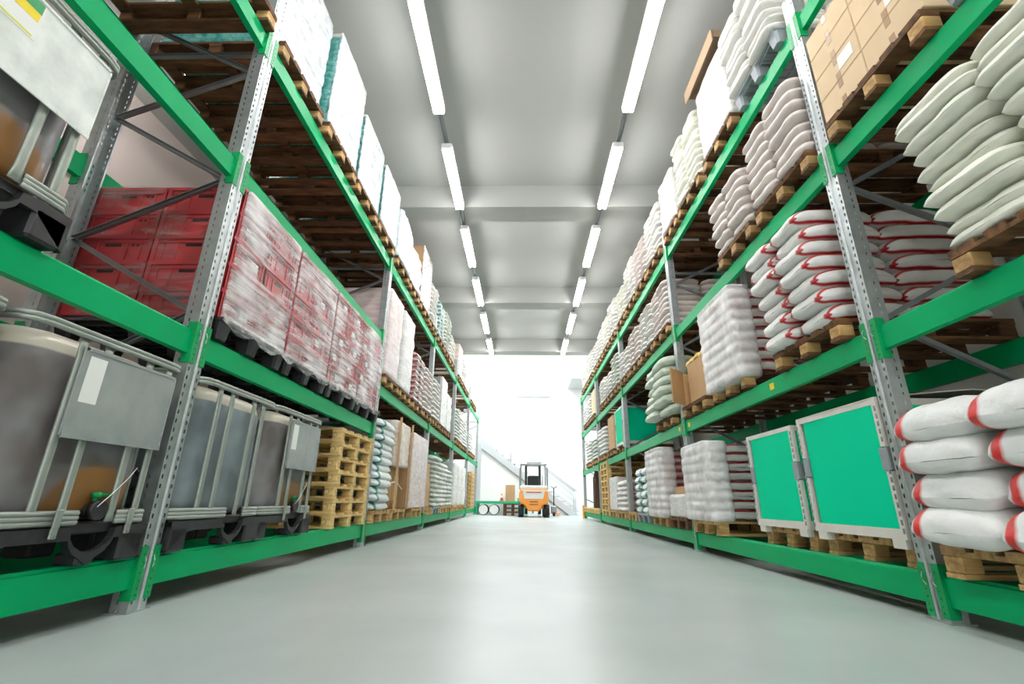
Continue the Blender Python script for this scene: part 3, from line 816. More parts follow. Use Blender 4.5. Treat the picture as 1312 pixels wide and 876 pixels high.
    if plate:
        b = MB(); y0, y1 = hw-.29*W, -hw+.075; pm = 'plate_worn' if worn else 'plate_grey'
        b.bbox(-.016, -.004, y1, y0, H-.46, H-.085, .003, pm)
        b.box(-.020, -.016, y1, y0, H-.095, H-.083, pm); b.box(-.022, -.016, y1, y0, H-.468, H-.448, pm); b.box(-.020, -.016, y0-.012, y0, H-.46, H-.085, pm); b.box(-.020, -.016, y1, y1+.008, H-.46, H-.085, pm)
        for yy in (y0-.05, y0-.16, y1+.14, y1+.05): b.cyl((-.024, yy, H-.458), (-.02, yy, H-.458), .006, pm, 8)
        pl = ob('name_plate', b, t, label='flat metal plate')
        b = MB()
        if worn:
            yc_ = y1+.30
            b.box(-.0178, -.0165, yc_, y0-.02, H-.27, H-.10, 'paper'); b.box(-.0185, -.0178, yc_+.012, y0-.02, H-.262, H-.255, 'lime')
            b.box(-.0185, -.0178, yc_+.012, y0-.02, H-.19, H-.11, 'yellow')
            b.box(-.019, -.0184, yc_+.010, yc_+.09, H-.15, H-.102, 'valve_green')
            b.tube([(-.0188, yc_+.14+.028*math.cos(a), H-.145+.025*math.sin(a)) for a in [2*PI*k/14 for k in range(14)]], .003, 'paper', 5, closed=True)
            ob('torn_sticker', b, pl, label='torn yellow and green sticker')
        else:
            b.box(-.0180, -.0165, y0-.115, y0-.03, H-.315, H-.115, 'paper'); ob('paper_label', b, pl, label='blank white label')
        # valve
    if worn or not plate: return t
    b = MB(); yv = -.13
    b.cyl((.10, yv, .225), (.02, yv, .225), .032, 'black_plastic', 16); b.cyl((.03, yv, .225), (-.0, yv, .225), .042, 'black_plastic', 16)
    v = ob('outlet_valve', b, t)
    b = MB(); b.cyl((.035, yv, .25), (.035, yv, .285), .011, 'valve_green', 10); b.bbox(.022, .048, yv-.10, yv+.02, .283, .298, .005, 'valve_green'); b.cyl((.035, yv, .278), (.035, yv, .302), .019, 'valve_green', 12)
    ob('valve_handle', b, v, label='green lever')
    b = MB(); b.tube([(.0, yv+.02, .24), (-.004, yv-.03, .29), (-.003, yv-.10, .36), (.002, yv-.15, .42)], .0022, 'paper', 5)
    ob('seal_tag', b, v, label='thin white tie')
    # pallet clips
    def cl():
        b = MB(); b.bbox(-.014, -.004, -.016, .016, .155, .232, .003, 'galv_tube'); b.bbox(-.012, -.002, -.016, .016, .118, .16, .003, 'galv_tube'); b.cyl((-.016, 0, .128), (-.01, 0, .128), .006, 'steel', 8); return b.mesh('clip')
    c = cached('ibcclip', cl)
    for yy in (yv+.20, yv-.17): ob('clip', c, t, (0, yy, 0))
    return t
M['plate_grey'] = mat('dull zinc plate', (176, 182, 178), .42, .35, rgb2=(150, 158, 158), scale=5, bump=.08)

# ------------------------------------------------------------------ red crates
def crate_mesh(L, W, H, m='crate_red'):
    """open stacking crate, L along x, W along y, with rim, ribs and slots"""
    b = MB(); hx, hy = L/2, W/2; th = .006
    def wall(ax, s):
        # ax 'x': wall normal along x at s*hx, spans y
        n = hy if ax == 'x' else hx
        def B(a0, a1, d0, d1, z0, z1, mm=m):
            if ax == 'x': b.box(s*(hx-d0), s*(hx-d1), a0, a1, z0, z1, mm)
            else: b.box(a0, a1, s*(hy-d0), s*(hy-d1), z0, z1, mm)
        B(-n+.014, n-.014, .012, .018, .004, H-.014)
        B(-n, n, 0, .016, H-.022, H); B(-n+.004, n-.004, .004, .014, H-.05, H-.044); B(-n+.006, n-.006, .006, .014, 0, .014)
        for f in (-.72, -.38, .38, .72): B(f*n-.004, f*n+.004, .004, .014, .012, H-.045)
        for sg in (-1, 1): B(sg*(n-.03), sg*(n-.002), .002, .016, .0, H-.02)
        # hand slot and small slots, recessed dark
        B(-.055, .055, .0105, .0125, H-.078, H-.056, 'dark')
        for f in (-.62, -.50): B(f*n-.010, f*n+.010, .0105, .0125, H-.075, H-.060, 'dark')
    for s in (-1, 1): wall('x', s); wall('y', s)
    b.box(-hx+.016, hx-.016, -hy+.016, hy-.016, .0, .008, m)
    return b.mesh('crate')
def red_crates():
    me = crate_mesh(.545, .415, .192); lw = MB(); lw.box(-.0015, 0, -.045, .045, .06, .125, 'paper'); lw = lw.mesh('paper_label')
    side = 'L'; z0 = 1.49+.145; n = 5
    for p in range(4):
        y0 = 2.675+p*.845; slot = ORD[p]
        pal_at(side, 1, y0, y0+.84, 1.491, 'the %s pile of red crates' % slot, kind='black')
        for k in range(n):
            for c in (0, 1):
                for d in (0, 1):
                    if d == 1 and not (c == 0 and p == 0) and k < n-1: continue
                    x = X(side, .0+.275+d*.552); y = y0+.212+c*.417
                    lab = 'red plastic crate, %s up, %s %s column, %s crate pile on the left rack' % (ORD[k], ('nearer', 'farther')[c], ('front', 'inner')[d], slot)
                    t = thing('crate', lab, 'crate', (x, y, z0+k*.193), RZ[side], 'red crates on the left rack')
                    ob('crate_body', me, t)
                    if d == 0 and (k*3+c+p) % 3 != 1: ob('paper_label', lw, t, (-.2735, .06*(1 if k % 2 else -1), 0), label='white paper label')
        film(side, y0+.045, y0+.842, z0-.04, z0+n*.193+.002, 'clear white-streaked film around the %s pile of red crates' % slot, 'film_red', d0=-.016, d1=.012, amp=.004, seed=p+3, r=.012)
        if p == 0: film(side, y0-.012, y0-.004, z0-.04, z0+n*.193+.002, 'faint haze of film over the post side of the first crate pile', 'film_haze', d0=.01, d1=1.1, amp=.003, seed=9, r=.003)
        # loose film skirt hanging over the pallet
        b = MB(); ys = [y0+.84*i/24 for i in range(25)]; vs = []; fs = []
        rn = random.Random(p)
        lo = [.025+.05*abs(math.sin(i*.30+p*2))+rn.uniform(0, .008) for i in range(25)]
        for i, y in enumerate(ys):
            w_ = .004*math.sin(i*.9+p)
            vs += [(X(side, -.050-w_), y, z0+.01), (X(side, -.058+w_), y, z0-lo[i]*.5), (X(side, -.052-w_*1.5), y, z0-lo[i])]
        for i in range(24):
            for j in (0, 1): fs.append((i*3+j, i*3+3+j, i*3+4+j, i*3+1+j))
        b.add(vs, fs, 'film_hem', True)
        tag(ob('stretch_film', b), 'loose ragged film hem hanging below the %s pile of red crates' % slot, 'plastic film', 'films round the loads')
red_crates()

# ------------------------------------------------------------------ left rack loads
Z = LV['L']
ibc('caged tank with blank white label, bottom tier, beside the first left post', 'L', 2.055, Z[0]+.001)
ibc('caged tank at the very edge of the photo, bottom tier, nearest bay, left rack', 'L', 1.135, Z[0]+.001)
ibc('caged tank with worn white plate and torn yellow sticker, second tier, left rack', 'L', 1.205, Z[1]+.001, worn=True, W=.89)
ibc('caged tank without a front plate, first load of the second bay, left rack', 'L', 3.10, Z[0]+.001, plate=False)
ibc('caged tank with plate, between the unplated tank and the empty pallets, left rack', 'L', 3.965, Z[0]+.001)
# stack of empty pallets: long sides to the aisle
def pallet_pile(n, x, y, z, rz, wood, W, D, fmt, parts=True, jit=.012, stamp=True, group=None):
    rn = random.Random(int(y*10)); st = MB()
    pts = [(.0, .026*math.cos(a), .026*math.sin(a)*.9) for a in [2*PI*k/14 for k in range(14)]]
    st.tube(pts, .0022, 'stamp', 4, closed=True, up=(1, 0, 0)); stm = st.mesh('brand_ring')
    for k in range(n):
        dx, dy = rn.uniform(-jit, jit), rn.uniform(-jit, jit)
        p = pallet(fmt % ORD[k], x+dx, y+dy, z+k*PALH*.985, rz+rn.uniform(-.01, .01), wood, W, D, parts, group)
        if stamp and parts:
            o = ob('burnt_stamp', stm, p, (.052+.02, W/2+.0015, .065), PI/2, label='round burnt stamp')
pallet_pile(7, X('L', -.02), 5.44, Z[0]+.001, RZ['L'], 'wood_new', 1.06, .95, 'empty pale wooden pallet, %s from the bottom in the pile beside the tanks', group='pile of empty pallets, left rack')
# top tier, nearest bay: two dark pallets seen from below
pal_at('L', 3, .86, 1.68, Z[3]+.001, 'the roof, farther from the post', wood='wood')
pal_at('L', 3, 1.72, 2.54, Z[3]+.001, 'the roof, beside the first post', wood='wood')
def Lw(t, y0, y1, top, look, m='wrap_white', sidem=None, d0=-.03, slot='', wood='wood', z=None, **kw):
    z = z if z is not None else Z[t]
    pal_at('L', t, y0, y1, z+.001, 'the %s load' % slot, wood=wood, over=kw.pop('over', .045))
    return wrapped('L', t, y0+.01, y1-.01, z+PALH+.001, top, look, m, sidem, d0, slot=slot, **kw)
T3 = Z[3]
Lw(3, 2.70, 3.48, 5.20, 'film-wrapped teal bottle packs with white streaks', 'film_teal', 'teal', .06, 'first', 'wood', over=.02)
Lw(3, 3.55, 4.33, 5.22, 'film-wrapped teal bottle packs under a pale sheet', 'film_teal', 'teal', -.01, 'second')
Lw(3, 4.40, 5.16, 4.98, 'film-wrapped teal bottle packs leaning slightly', 'film_teal', 'teal', -.02, 'third')
Lw(3, 5.22, 5.98, 4.92, 'rumpled film-wrapped packs under a white sheet', 'film_teal', 'teal', -.04, 'fourth', amp=.022)
Lw(3, 6.15, 6.93, 4.86, 'bulging film-wrapped white load', 'wrap_teal', None, -.05, 'first', amp=.03)
Lw(3, 7.00, 7.72, 4.70, 'low bulging film-wrapped white load', 'wrap_white', None, -.04, 'second', amp=.03)
# carton stack on the top tier
pal_at('L', 3, 7.85, 8.67, T3+.001, 'the carton stack')
for k in range(4):
    for c in (0, 1):
        for d in (0, 1, 2):
            if c == 1 and d > 0 and k < 3: continue
            x0 = X('L', .0+d*.36); x1 = X('L', .355+d*.36)
            carton('labelled cardboard box, %s up, %s %s, carton stack on the top tier, left rack' % (ORD[k], ('nearer', 'farther')[c], ('front', 'middle', 'inner')[d]),
                   min(x0, x1), max(x0, x1), 7.86+c*.405, 7.86+c*.405+.395, T3+PALH+.003+k*.292, T3+PALH+k*.292+.292, 'kraft', 'L', group='cartons on the top tier, left rack')
b = MB()
tag(ob('stretch_film', rbox(X('L', -.004), X('L', -.020), 7.85, 8.69, T3+.15, T3+.145+4*.292+.012, 'film_hem2', .004, .006, 5, freq=7, topr=.01)), 'milky film pulled over the aisle face of the carton stack, top tier', 'plastic film', 'films round the loads')
def Ls(t, y0, y1, z, layers, look, mt, mask=None, slot='', wood='wood', **kw):
    pal_at('L', t, y0, y1, z+.001, 'the %s sack load' % slot, wood=wood)
    sack_stack('L', t, y0, y1, z+PALH+.001, layers, look, mt, mask, slot=slot, **kw)
Ls(3, 8.78, 9.46, T3, 9, 'white', 'sack_white', slot='fourth')
Ls(3, 9.70, 10.5, T3, 9, 'teal-banded', 'sack_teal', 'edge', slot='first')
Ls(3, 10.6, 11.4, T3, 10, 'pale grey', 'sack_grey', slot='second')
Ls(3, 11.5, 12.3, T3, 7, 'white', 'sack_white', slot='third')
Lw(3, 13.15, 13.9, 5.0, 'brown speckled film-wrapped load', 'wrap_kraft', None, slot='first')
Ls(3, 14.0, 14.8, T3, 8, 'white', 'sack_white', slot='second')
Lw(3, 14.9, 15.7, 4.7, 'white film-wrapped load', 'wrap_white', None, slot='third')
Lw(3, 16.7, 17.5, 4.6, 'small brown film-wrapped load', 'wrap_kraft', None, slot='first')
Ls(3, 17.7, 18.5, T3, 4, 'white', 'sack_white', slot='second')
# raised second tier
Lw(1, 6.14, 6.88, 3.50, 'tall white film-wrapped load', 'wrap_pink', None, -.02, 'first', z=LHI, amp=.016, freq=4)
Lw(1, 6.94, 7.66, 3.48, 'second tall white film-wrapped load', 'wrap_white', None, -.03, 'second', z=LHI, amp=.016, freq=4)
Ls(1, 7.85, 8.65, LHI, 9, 'red-banded pinkish', 'sack_red', 'edge', slot='third')
Ls(1, 8.75, 9.50, LHI, 9, 'pinkish', 'sack_pink', slot='fourth')
Ls(1, 9.70, 10.45, LHI, 9, 'white', 'sack_white', slot='first')
Lw(1, 10.55, 11.3, 3.30, 'grey sided film-wrapped load', 'wrap_white', 'grey_plastic', slot='second', z=LHI)
Lw(1, 11.4, 12.2, 3.10, 'slim white film-wrapped load', 'wrap_white', None, slot='third', z=LHI, amp=.02)
Ls(1, 13.2, 14.0, LHI, 9, 'grey green', 'sack_grey', slot='first')
Ls(1, 14.1, 14.9, LHI, 8, 'white', 'sack_white', slot='second')
Ls(1, 15.0, 15.8, LHI, 8, 'white', 'sack_white', slot='third')
Ls(1, 16.7, 17.5, LHI, 7, 'white', 'sack_white', slot='first')
Lw(1, 17.7, 18.5, 2.6, 'brown film-wrapped load', 'wrap_kraft', None, slot='second', z=LHI)
# bottom tier
pal_at('L', 0, 6.14, 7.00, Z[0]+.001, 'the teal-banded sack pile')
sack_stack('L', 0, 6.20, 6.98, Z[0]+PALH+.002, 12, 'teal-edged', 'sack_teal', 'tips', T=.135, cp=.72, slot='first', cols=1)
pal_at('L', 0, 7.05, 7.90, Z[0]+.001, 'the wrapped paper rolls')
t = thing('paper_roll_load', 'kraft paper rolls, film-wrapped above and strapped below, bottom tier, left rack', 'paper rolls', (X('L', .5), 7.47, Z[0]+PALH+.001))
for c in (0, 1):
    for d in (0, 1):
        b = MB(); b.cyl((.25-d*.5, -.2+c*.4, 0), (.25-d*.5, -.2+c*.4, .62), .195, 'kraft', 24); ob('paper_roll', b, t)
ob('wrapped_top', rbox(-.52, .55, -.40, .40, .62, 1.30, 'wrap_kraft', .014, .06, 4, freq=9), t, label='crinkled film over the upper rolls')
for yy in (-.39, .39): b = MB(); b.box(.56, .585, yy-.02, yy+.02, 0, 1.33, 'kraft'); ob('edge_strip', b, t)
b = MB(); b.tube([(.46, -.41, .36), (.47, 0, .40), (.46, .41, .30)], .009, 'paper', 6); ob('strap', b, t)
Lw(0, 8.10, 9.40, 1.66, 'tall film-wrapped cardboard box', 'wrap_pink', 'kraft', -.03, 'third', amp=.016)
pal_at('L', 0, 9.72, 10.2, Z[0]+.001, 'the two small cartons')
carton('lower of two plain cartons beside the third left post', X('L', .5), X('L', .02), 9.74, 10.18, Z[0]+PALH+.002, Z[0]+PALH+.50, 'kraft', 'L', lab_on=False, detail=False)
carton('upper of two plain cartons beside the third left post', X('L', .5), X('L', .04), 9.76, 10.14, Z[0]+PALH+.503, Z[0]+PALH+.85, 'kraft', 'L', lab_on=False, detail=False)
pal_at('L', 0, 10.35, 11.15, Z[0]+.001, 'the olive and grey sacks', kind='grey')
sack_stack('L', 0, 10.35, 11.15, Z[0]+.142, 11, 'grey green', 'sack_grey', slot='second', T=.115)
sack_stack('L', 0, 10.10, 10.34, Z[0]+.146, 11, 'olive yellow', 'sack_lime', slot='first inner', cols=1, T=.115, front=.56, D=1.0, rear=False)
Ls(0, 11.25, 12.05, Z[0], 10, 'white', 'sack_white', slot='third')
Ls(0, 12.12, 12.9, Z[0], 9, 'grey green', 'sack_grey', slot='fourth')
Lw(0, 13.2, 14.0, 1.55, 'olive-sided film-wrapped load', 'wrap_white', None, slot='first')
Lw(0, 14.1, 15.0, 1.5, 'sagging white film-wrapped load', 'wrap_white', None, slot='second', amp=.03)
Lw(0, 15.1, 15.9, 1.55, 'slim white film-wrapped load', 'wrap_white', None, slot='third', amp=.03)
pallet_pile(8, X('L', -.03), 17.2, Z[0]+.001, RZ['L'], 'wood', .82, 1.14, 'empty pallet, %s from the bottom in the far pile, left rack', parts=False, group='far pile of empty pallets, left rack')
pallet_pile(9, X('L', -.03), 18.3, Z[0]+.001, RZ['L'], 'wood_new', .82, 1.14, 'orange toned pallet, %s from the bottom in the last pile, left rack', parts=False, group='last pile of empty pallets, left rack')

# ------------------------------------------------------------------ right rack loads
Z = LV['R']
def Rs(t, y0, y1, layers, look, mt, mask=None, slot='', wood='wood', pd=True, z=None, **kw):
    z = z or Z[t]
    pal_at('R', t, y0, y1, z+.001, 'the %s sack load' % slot, wood=wood)
    sack_stack('R', t, y0, y1, z+PALH+.001, layers, look, mt, mask, slot=slot, **kw)
def Rw(t, y0, y1, top, look, m='wrap_white', sidem=None, d0=-.03, slot='', wood='wood', **kw):
    pal_at('R', t, y0, y1, Z[t]+.001, 'the %s load' % slot, wood=wood)
    return wrapped('R', t, y0+.01, y1-.01, Z[t]+PALH+.001, top, look, m, sidem, d0, slot=slot, **kw)
# nearest bay
pal_at('R', 0, 1.74, 2.56, Z[0]+.001, 'the loose red-tipped sacks')
sack_stack('R', 0, 1.66, 2.60, Z[0]+PALH+.001, 4, 'red-tipped plump', 'sack_tip', 'tips', T=.195, slot='loose', jit=.03, front=-.13)
pal_at('R', 1, 1.24, 2.06, Z[1]+.001, 'the limp cream sacks', wood='wood')
sack_stack('R', 1, 1.18, 2.06, Z[1]+PALH+.001, 10, 'limp cream', 'sack_cream', T=.094, slot='bulging', lean=.012, jit=.03, front=-.05)
pal_at('R', 2, 1.78, 2.60, Z[2]+.001, 'the labelled cartons')
for k in range(4):
    for c in (0, 1):
        for d in (0, 1):
            if d and c: continue
            w_ = .41; off = .0 if k % 2 == 0 else 0
            carton('pale cardboard box, %s row up, %s %s, cartons beside the first right post' % (ORD[k], ('nearer', 'farther')[c], ('front', 'inner')[d]),
                   X('R', -.03+d*.57), X('R', .53+d*.57), 1.775+c*w_, 1.775+c*w_+w_-.004, Z[2]+PALH+.003+k*.19, Z[2]+PALH+k*.19+.19, 'kraft_pale', 'R', lab_on=(k == 1), group='cartons on the third tier, nearest bay', tape=True)
plastic_pallet('grey plastic pallet at the top edge of the photo, third tier, nearest bay', X('R', -.045), 1.30, Z[2]+.001, RZ['R'], 'grey_plastic', .80)
# second bay, bottom tier: green boxes
def pallet_box(label, y0, y1, z0, z1, side='R', D=1.08, open_top=True, lid=True):
    t = thing('pallet_box', label, 'plastic box', (X(side, 0), (y0+y1)/2, z0), RZ[side], 'green pallet boxes')
    hy = (y1-y0)/2; h = z1-z0; H0 = h*.55
    g = MB(); e = MB()
    # aisle face: three-part panel with a shallow fold
    w = hy-.032
    for (a, c_, x) in ((-w, w*.32, .0), (w*.32, w*.9, .004)): g.box(x, .014, a, c_, .055, h-.035, 'box_green')
    g.box(.03, D-.03, -hy+.002, -hy+.012, .06, h-.04, 'box_green'); g.box(.03, D-.03, hy-.012, hy-.002, .06, h-.04, 'box_green'); g.box(D-.014, D, -w, w, .055, h-.035, 'box_green')
    ob('side_panel', g, t, label='flat green panels')
    e.box(-.002, .018, -hy, hy, .0, .055, 'box_white'); e.box(-.002, .018, -hy, hy, h-.035, h, 'box_white'); e.box(D-.018, D, -hy, hy, 0, .055, 'box_white'); e.box(D-.018, D, -hy, hy, h-.035, h, 'box_white')
    for s in (-1, 1):
        e.box(.0, D, s*(hy-.016), s*hy, .0, .06, 'box_white'); e.box(.0, D, s*(hy-.016), s*hy, h-.04, h, 'box_white')
        for (z_0, z_1) in ((0, H0-.07), (H0+.07, h)):
            e.box(-.004, .03, s*(hy-.034), s*(hy+.002), z_0, z_1, 'box_white')
            e.box(D-.03, D, s*(hy-.034), s*hy, z_0, z_1, 'box_white')
        n = 16
        for k in range(n):
            zz = .03+k*(h-.06)/n
            if abs(zz-H0) > .08: e.cyl((-.008, s*(hy-.006), zz), (-.008, s*(hy-.006), zz+.028), .005, 'grey_plastic', 6)
    ob('corner_frame', e, t, label='off-white frame with hinge seams')
    for s in (-1, 1): l = MB(); l.bbox(-.004, .05, s*(hy-.06), s*(hy+.006), H0-.065, H0+.065, .004, 'grey_plastic'); ob('latch', l, t)
    for s in (-1, 0, 1):
        f = MB(); f.box(.0, .05, s*(hy-.07)-.05 if s else -.06, s*(hy-.07)+.05 if s else .06, -.05 if s else -.02, 0, 'box_white')
        if s: ob('foot_tab', f, t)
    if lid:
        b = MB(); b.add([(-.005, -hy, h), (-.005, hy, h), (D*.55, hy, h+.055), (D*.55, -hy, h+.055), (D, hy, h+.02), (D, -hy, h+.02), (-.005, -hy, h+.006), (-.005, hy, h+.006), (D*.55, hy, h+.061), (D*.55, -hy, h+.061), (D, hy, h+.026), (D, -hy, h+.026)],
                        [(0, 1, 2, 3), (3, 2, 4, 5), (6, 9, 8, 7), (9, 11, 10, 8), (0, 6, 7, 1), (4, 10, 11, 5), (0, 3, 9, 6), (3, 5, 11, 9), (1, 7, 8, 2), (2, 8, 10, 4)], 'box_white')
        ob('lid', b, t, label='dusty off-white lid')
    return t
pal_at('R', 0, 2.81, 3.63, Z[0]+.001, 'the first green box', wood='wood', over=-.052)
pallet_box('large green box with white edges beside the first right post', 2.80, 3.64, Z[0]+.147, 1.16)
pal_at('R', 0, 3.74, 4.50, Z[0]+.001, 'the second green box', wood='wood', over=-.052)
pallet_box('smaller green box, farther from the post than the large one', 3.74, 4.50, Z[0]+.147, 1.14, lid=False)
b = MB(); b.add([(0, 0, 0), (0, .62, 0), (.5, .62, .10), (.5, 0, .10), (0, 0, .006), (0, .62, .006), (.5, .62, .106), (.5, 0, .106)], [(0, 3, 2, 1), (4, 5, 6, 7), (0, 1, 5, 4), (1, 2, 6, 5), (2, 3, 7, 6), (3, 0, 4, 7)], 'kraft')
tag(ob('cardboard_sheet', b, None, (X('R', .10), 3.80, 1.142)), 'loose brown cardboard flap lying on the smaller green box', 'cardboard')
Rs(0, 5.28, 6.08, 8, 'red-banded', 'sack_red', 'edge', slot='film-wrapped', T=.118)
film('R', 5.24, 6.10, Z[0]+.14, Z[0]+PALH+.84, 'thick crumpled clear film over the red-banded sacks, bottom tier, second bay', 'film_thick', d0=-.12, d1=.13, amp=.02, seed=21, top=True, r=.06, lay=.1015, bulge=.02, nz=48)
# second bay, second tier
Rs(1, 2.90, 3.72, 7, 'red-striped', 'sack_red', 'edge', slot='first', T=.145, lean=.014, jit=.03, front=-.10)
Rs(1, 4.25, 5.05, 8, 'film-wrapped red-striped', 'sack_red', 'edge', slot='second', T=.130, front=-.06)
film('R', 4.21, 5.09, Z[1]+.10, Z[1]+PALH+.90, 'clear crinkled film round the second red-striped sack load, second tier', 'film_thick', d0=-.10, d1=.12, amp=.012, seed=31, top=True, r=.05, lay=.112, bulge=.024, nz=48)
pal_at('R', 1, 5.25, 6.05, Z[1]+.001, 'the open cardboard bin')
t = thing('cardboard_bin', 'open cardboard bin beside the second right post, one flap folded out', 'cardboard box', (X('R', .0), 5.65, Z[1]+PALH+.001))
b = MB(); b.box(0, .012, -.38, .18, 0, .50, 'kraft'); b.box(0, .9, -.392, -.38, 0, .50, 'kraft'); b.box(0, .9, .38, .392, 0, .45, 'kraft'); b.box(.9, .912, -.392, .392, 0, .5, 'kraft'); b.box(0, .9, -.38, .38, 0, .01, 'kraft'); ob('bin_wall', b, t)
b = MB(); T_ = Matrix.Translation((0, .385, 0)) @ Matrix.Rotation(.75, 4, 'Z'); b.box(-.30, 0, -.006, .006, .03, .48, 'kraft', T_); ob('bin_flap', b, t)
for k in range(6):
    for c in range(2 if k < 5 else 3):
        yy = 5.80+.12*(c-.4) if k < 4 else (5.42+.36*c if k < 5 else 5.42+.22*c)
        add_sack('sack_yellow', .42, .30, .115, None, k % 3, (X('R', .23+(.02 if k < 4 else 0)), yy, Z[1]+PALH+.014+k*.098), (0, .05, random.uniform(-.2, .2)),
                 'small yellow sack, %s up, %s in the open cardboard bin' % (ORD[k], ORD[c]), 'yellow sacks in the cardboard bin', 5.0)
# third tier, second bay
Rs(2, 2.82, 3.62, 7, 'dusty pinkish', 'sack_pink', slot='first', T=.122, lean=.004, jit=.02, front=-.07)
Rs(2, 3.72, 4.46, 6, 'dusty pinkish', 'sack_pink', slot='second', T=.122, lean=.004, jit=.02, front=-.07)
# top tier, second bay
plastic_pallet('upper grey plastic pallet carrying white bags, top tier, second bay, right rack', X('R', -.06), 3.22, Z[3]+.001, 0, 'grey_plastic', .78)
sack_stack('R', 3, 2.84, 3.62, Z[3]+.145, 9, 'glossy white', 'sack_white', T=.105, slot='first', lean=.006, jit=.02, front=-.10)
pal_at('R', 3, 3.72, 4.50, Z[3]+.001, 'the carton-topped load')
th = wrapped('R', 3, 3.74, 4.48, Z[3]+PALH+.001, 5.22, 'white film-wrapped load under an upturned cardboard tray, top tier, right rack', 'wrap_white', None, -.04, amp=.015, label='white film-wrapped load under an upturned cardboard tray, top tier, right rack')
b = MB(); b.box(-.60, .55, -.41, -.40, 1.0, 1.08, 'kraft_dull'); b.box(-.60, .55, .40, .41, .98, 1.08, 'kraft_dull'); b.box(-.63, -.62, -.43, .43, .92, 1.08, 'kraft_dull'); b.box(-.63, .55, -.41, .41, 1.08, 1.09, 'kraft_dull'); ob('cardboard_tray', b, th, label='brown cardboard tray')
Rs(3, 4.62, 5.42, 10, 'smooth cream', 'sack_cream', slot='third', T=.115)
Rw(3, 5.50, 6.08, 5.10, 'rumpled white film-wrapped load', 'wrap_white', None, -.06, 'fourth', amp=.03)
# third bay
pal_at('R', 0, 6.30, 7.05, Z[0]+.001, 'the small white box', wood='wood_old_shaded')
wrapped('R', 0, 6.32, 7.03, Z[0]+PALH+.001, .66, '', 'wrap_white', None, -.03, .55, .006, label='low white film-wrapped box on a brown pallet, bottom tier, third bay, right rack', r=.02)
carton('flat brown carton lying on the low white box, third bay', X('R', .05), X('R', .6), 6.36, 6.98, .662, .76, 'kraft', 'R', detail=False)
Rs(0, 7.15, 7.95, 9, 'red-banded bulging', 'sack_red', 'edge', slot='second', T=.122)
film('R', 7.11, 7.99, Z[0]+.12, Z[0]+PALH+.97, 'crinkled film over the red-banded bulging sacks, bottom tier, third bay', 'film_thick', d0=-.10, d1=.14, amp=.012, seed=41, top=True, r=.05, lay=.105, bulge=.024, nz=48)
pal_at('R', 0, 8.25, 9.05, Z[0]+.001, 'the teal-marked sacks', kind='grey')
sack_stack('R', 0, 8.22, 9.08, Z[0]+.142, 6, 'teal-marked white', 'sack_teal', 'edge', slot='third', T=.15)
Rw(0, 9.1, 9.75, 1.12, 'dull red wrapped', 'crate_red', None, .35, 'fourth')
Rs(1, 6.35, 7.45, 6, 'limp pale green', 'sack_green', slot='first', T=.16, jit=.05, front=-.16)
Rs(2, 6.30, 7.10, 8, 'dusty brownish', 'sack_pink', slot='first', T=.105)
Rs(2, 7.15, 7.95, 8, 'white', 'sack_white', slot='second', T=.105)
Rs(2, 8.05, 8.85, 7, 'white', 'sack_pink', slot='third', T=.11)
Rs(2, 8.95, 9.75, 6, 'pale white', 'sack_white', slot='fourth', T=.11)
Rs(3, 6.30, 7.10, 9, 'white', 'sack_white', slot='first', T=.11)
Rs(3, 7.15, 7.95, 8, 'pale', 'sack_pink', slot='second', T=.11)
Rs(3, 8.05, 8.85, 9, 'white', 'sack_white', slot='third', T=.11)
Rs(3, 8.95, 9.75, 7, 'white', 'sack_cream', slot='fourth', T=.11)
# fourth bay
Rs(0, 10.0, 10.9, 6, 'crumpled white', 'sack_white', slot='first', T=.12)
wrapped('R', 0, 11.0, 11.9, Z[0]+PALH+.001, 1.10, '', 'wrap_white', 'box_white', -.0, label='pale square wrapped boxes behind the crumpled white sacks, bottom tier, fourth bay', d1=1.0)
pal_at('R', 0, 11.0, 11.9, Z[0]+.001, 'the pale square boxes')
pallet_pile(9, X('R', -.03), 12.55, Z[0]+.001, 0, 'wood_new', 1.06, .95, 'empty yellowish pallet, %s from the bottom, tall pile, right rack', parts=False, group='tall pile of empty pallets, right rack')
pal_at('R', 1, 9.98, 10.8, Z[1]+.001, 'the far green box', over=-.052)
pallet_box('distant green box on the second tier of the right rack', 9.98, 10.80, Z[1]+.147, 2.52, lid=False)
pal_at('R', 1, 10.95, 11.75, Z[1]+.001, 'the tall brown carton')
carton('tall brown carton beside the distant green box, second tier', X('R', .0), X('R', .9), 10.97, 11.73, Z[1]+PALH+.002, 2.5, 'kraft', 'R', detail=False)
Rs(1, 12.2, 13.2, 7, 'loose white', 'sack_white', slot='third', T=.12)
Rs(2, 10.0, 10.8, 8, 'white', 'sack_grey', slot='first', T=.11); Rs(2, 10.9, 11.7, 6, 'white', 'sack_white', slot='second', T=.11); Rs(2, 11.8, 12.6, 7, 'white', 'sack_white', slot='third', T=.11)
Rs(3, 10.0, 10.8, 9, 'white', 'sack_white', slot='first', T=.11); Rs(3, 10.9, 11.7, 8, 'white', 'sack_cream', slot='second', T=.11); Rs(3, 11.8, 12.6, 8, 'white', 'sack_white', slot='third', T=.11)
Rs(3, 12.65, 13.4, 7, 'white', 'sack_white', slot='fourth', T=.11)
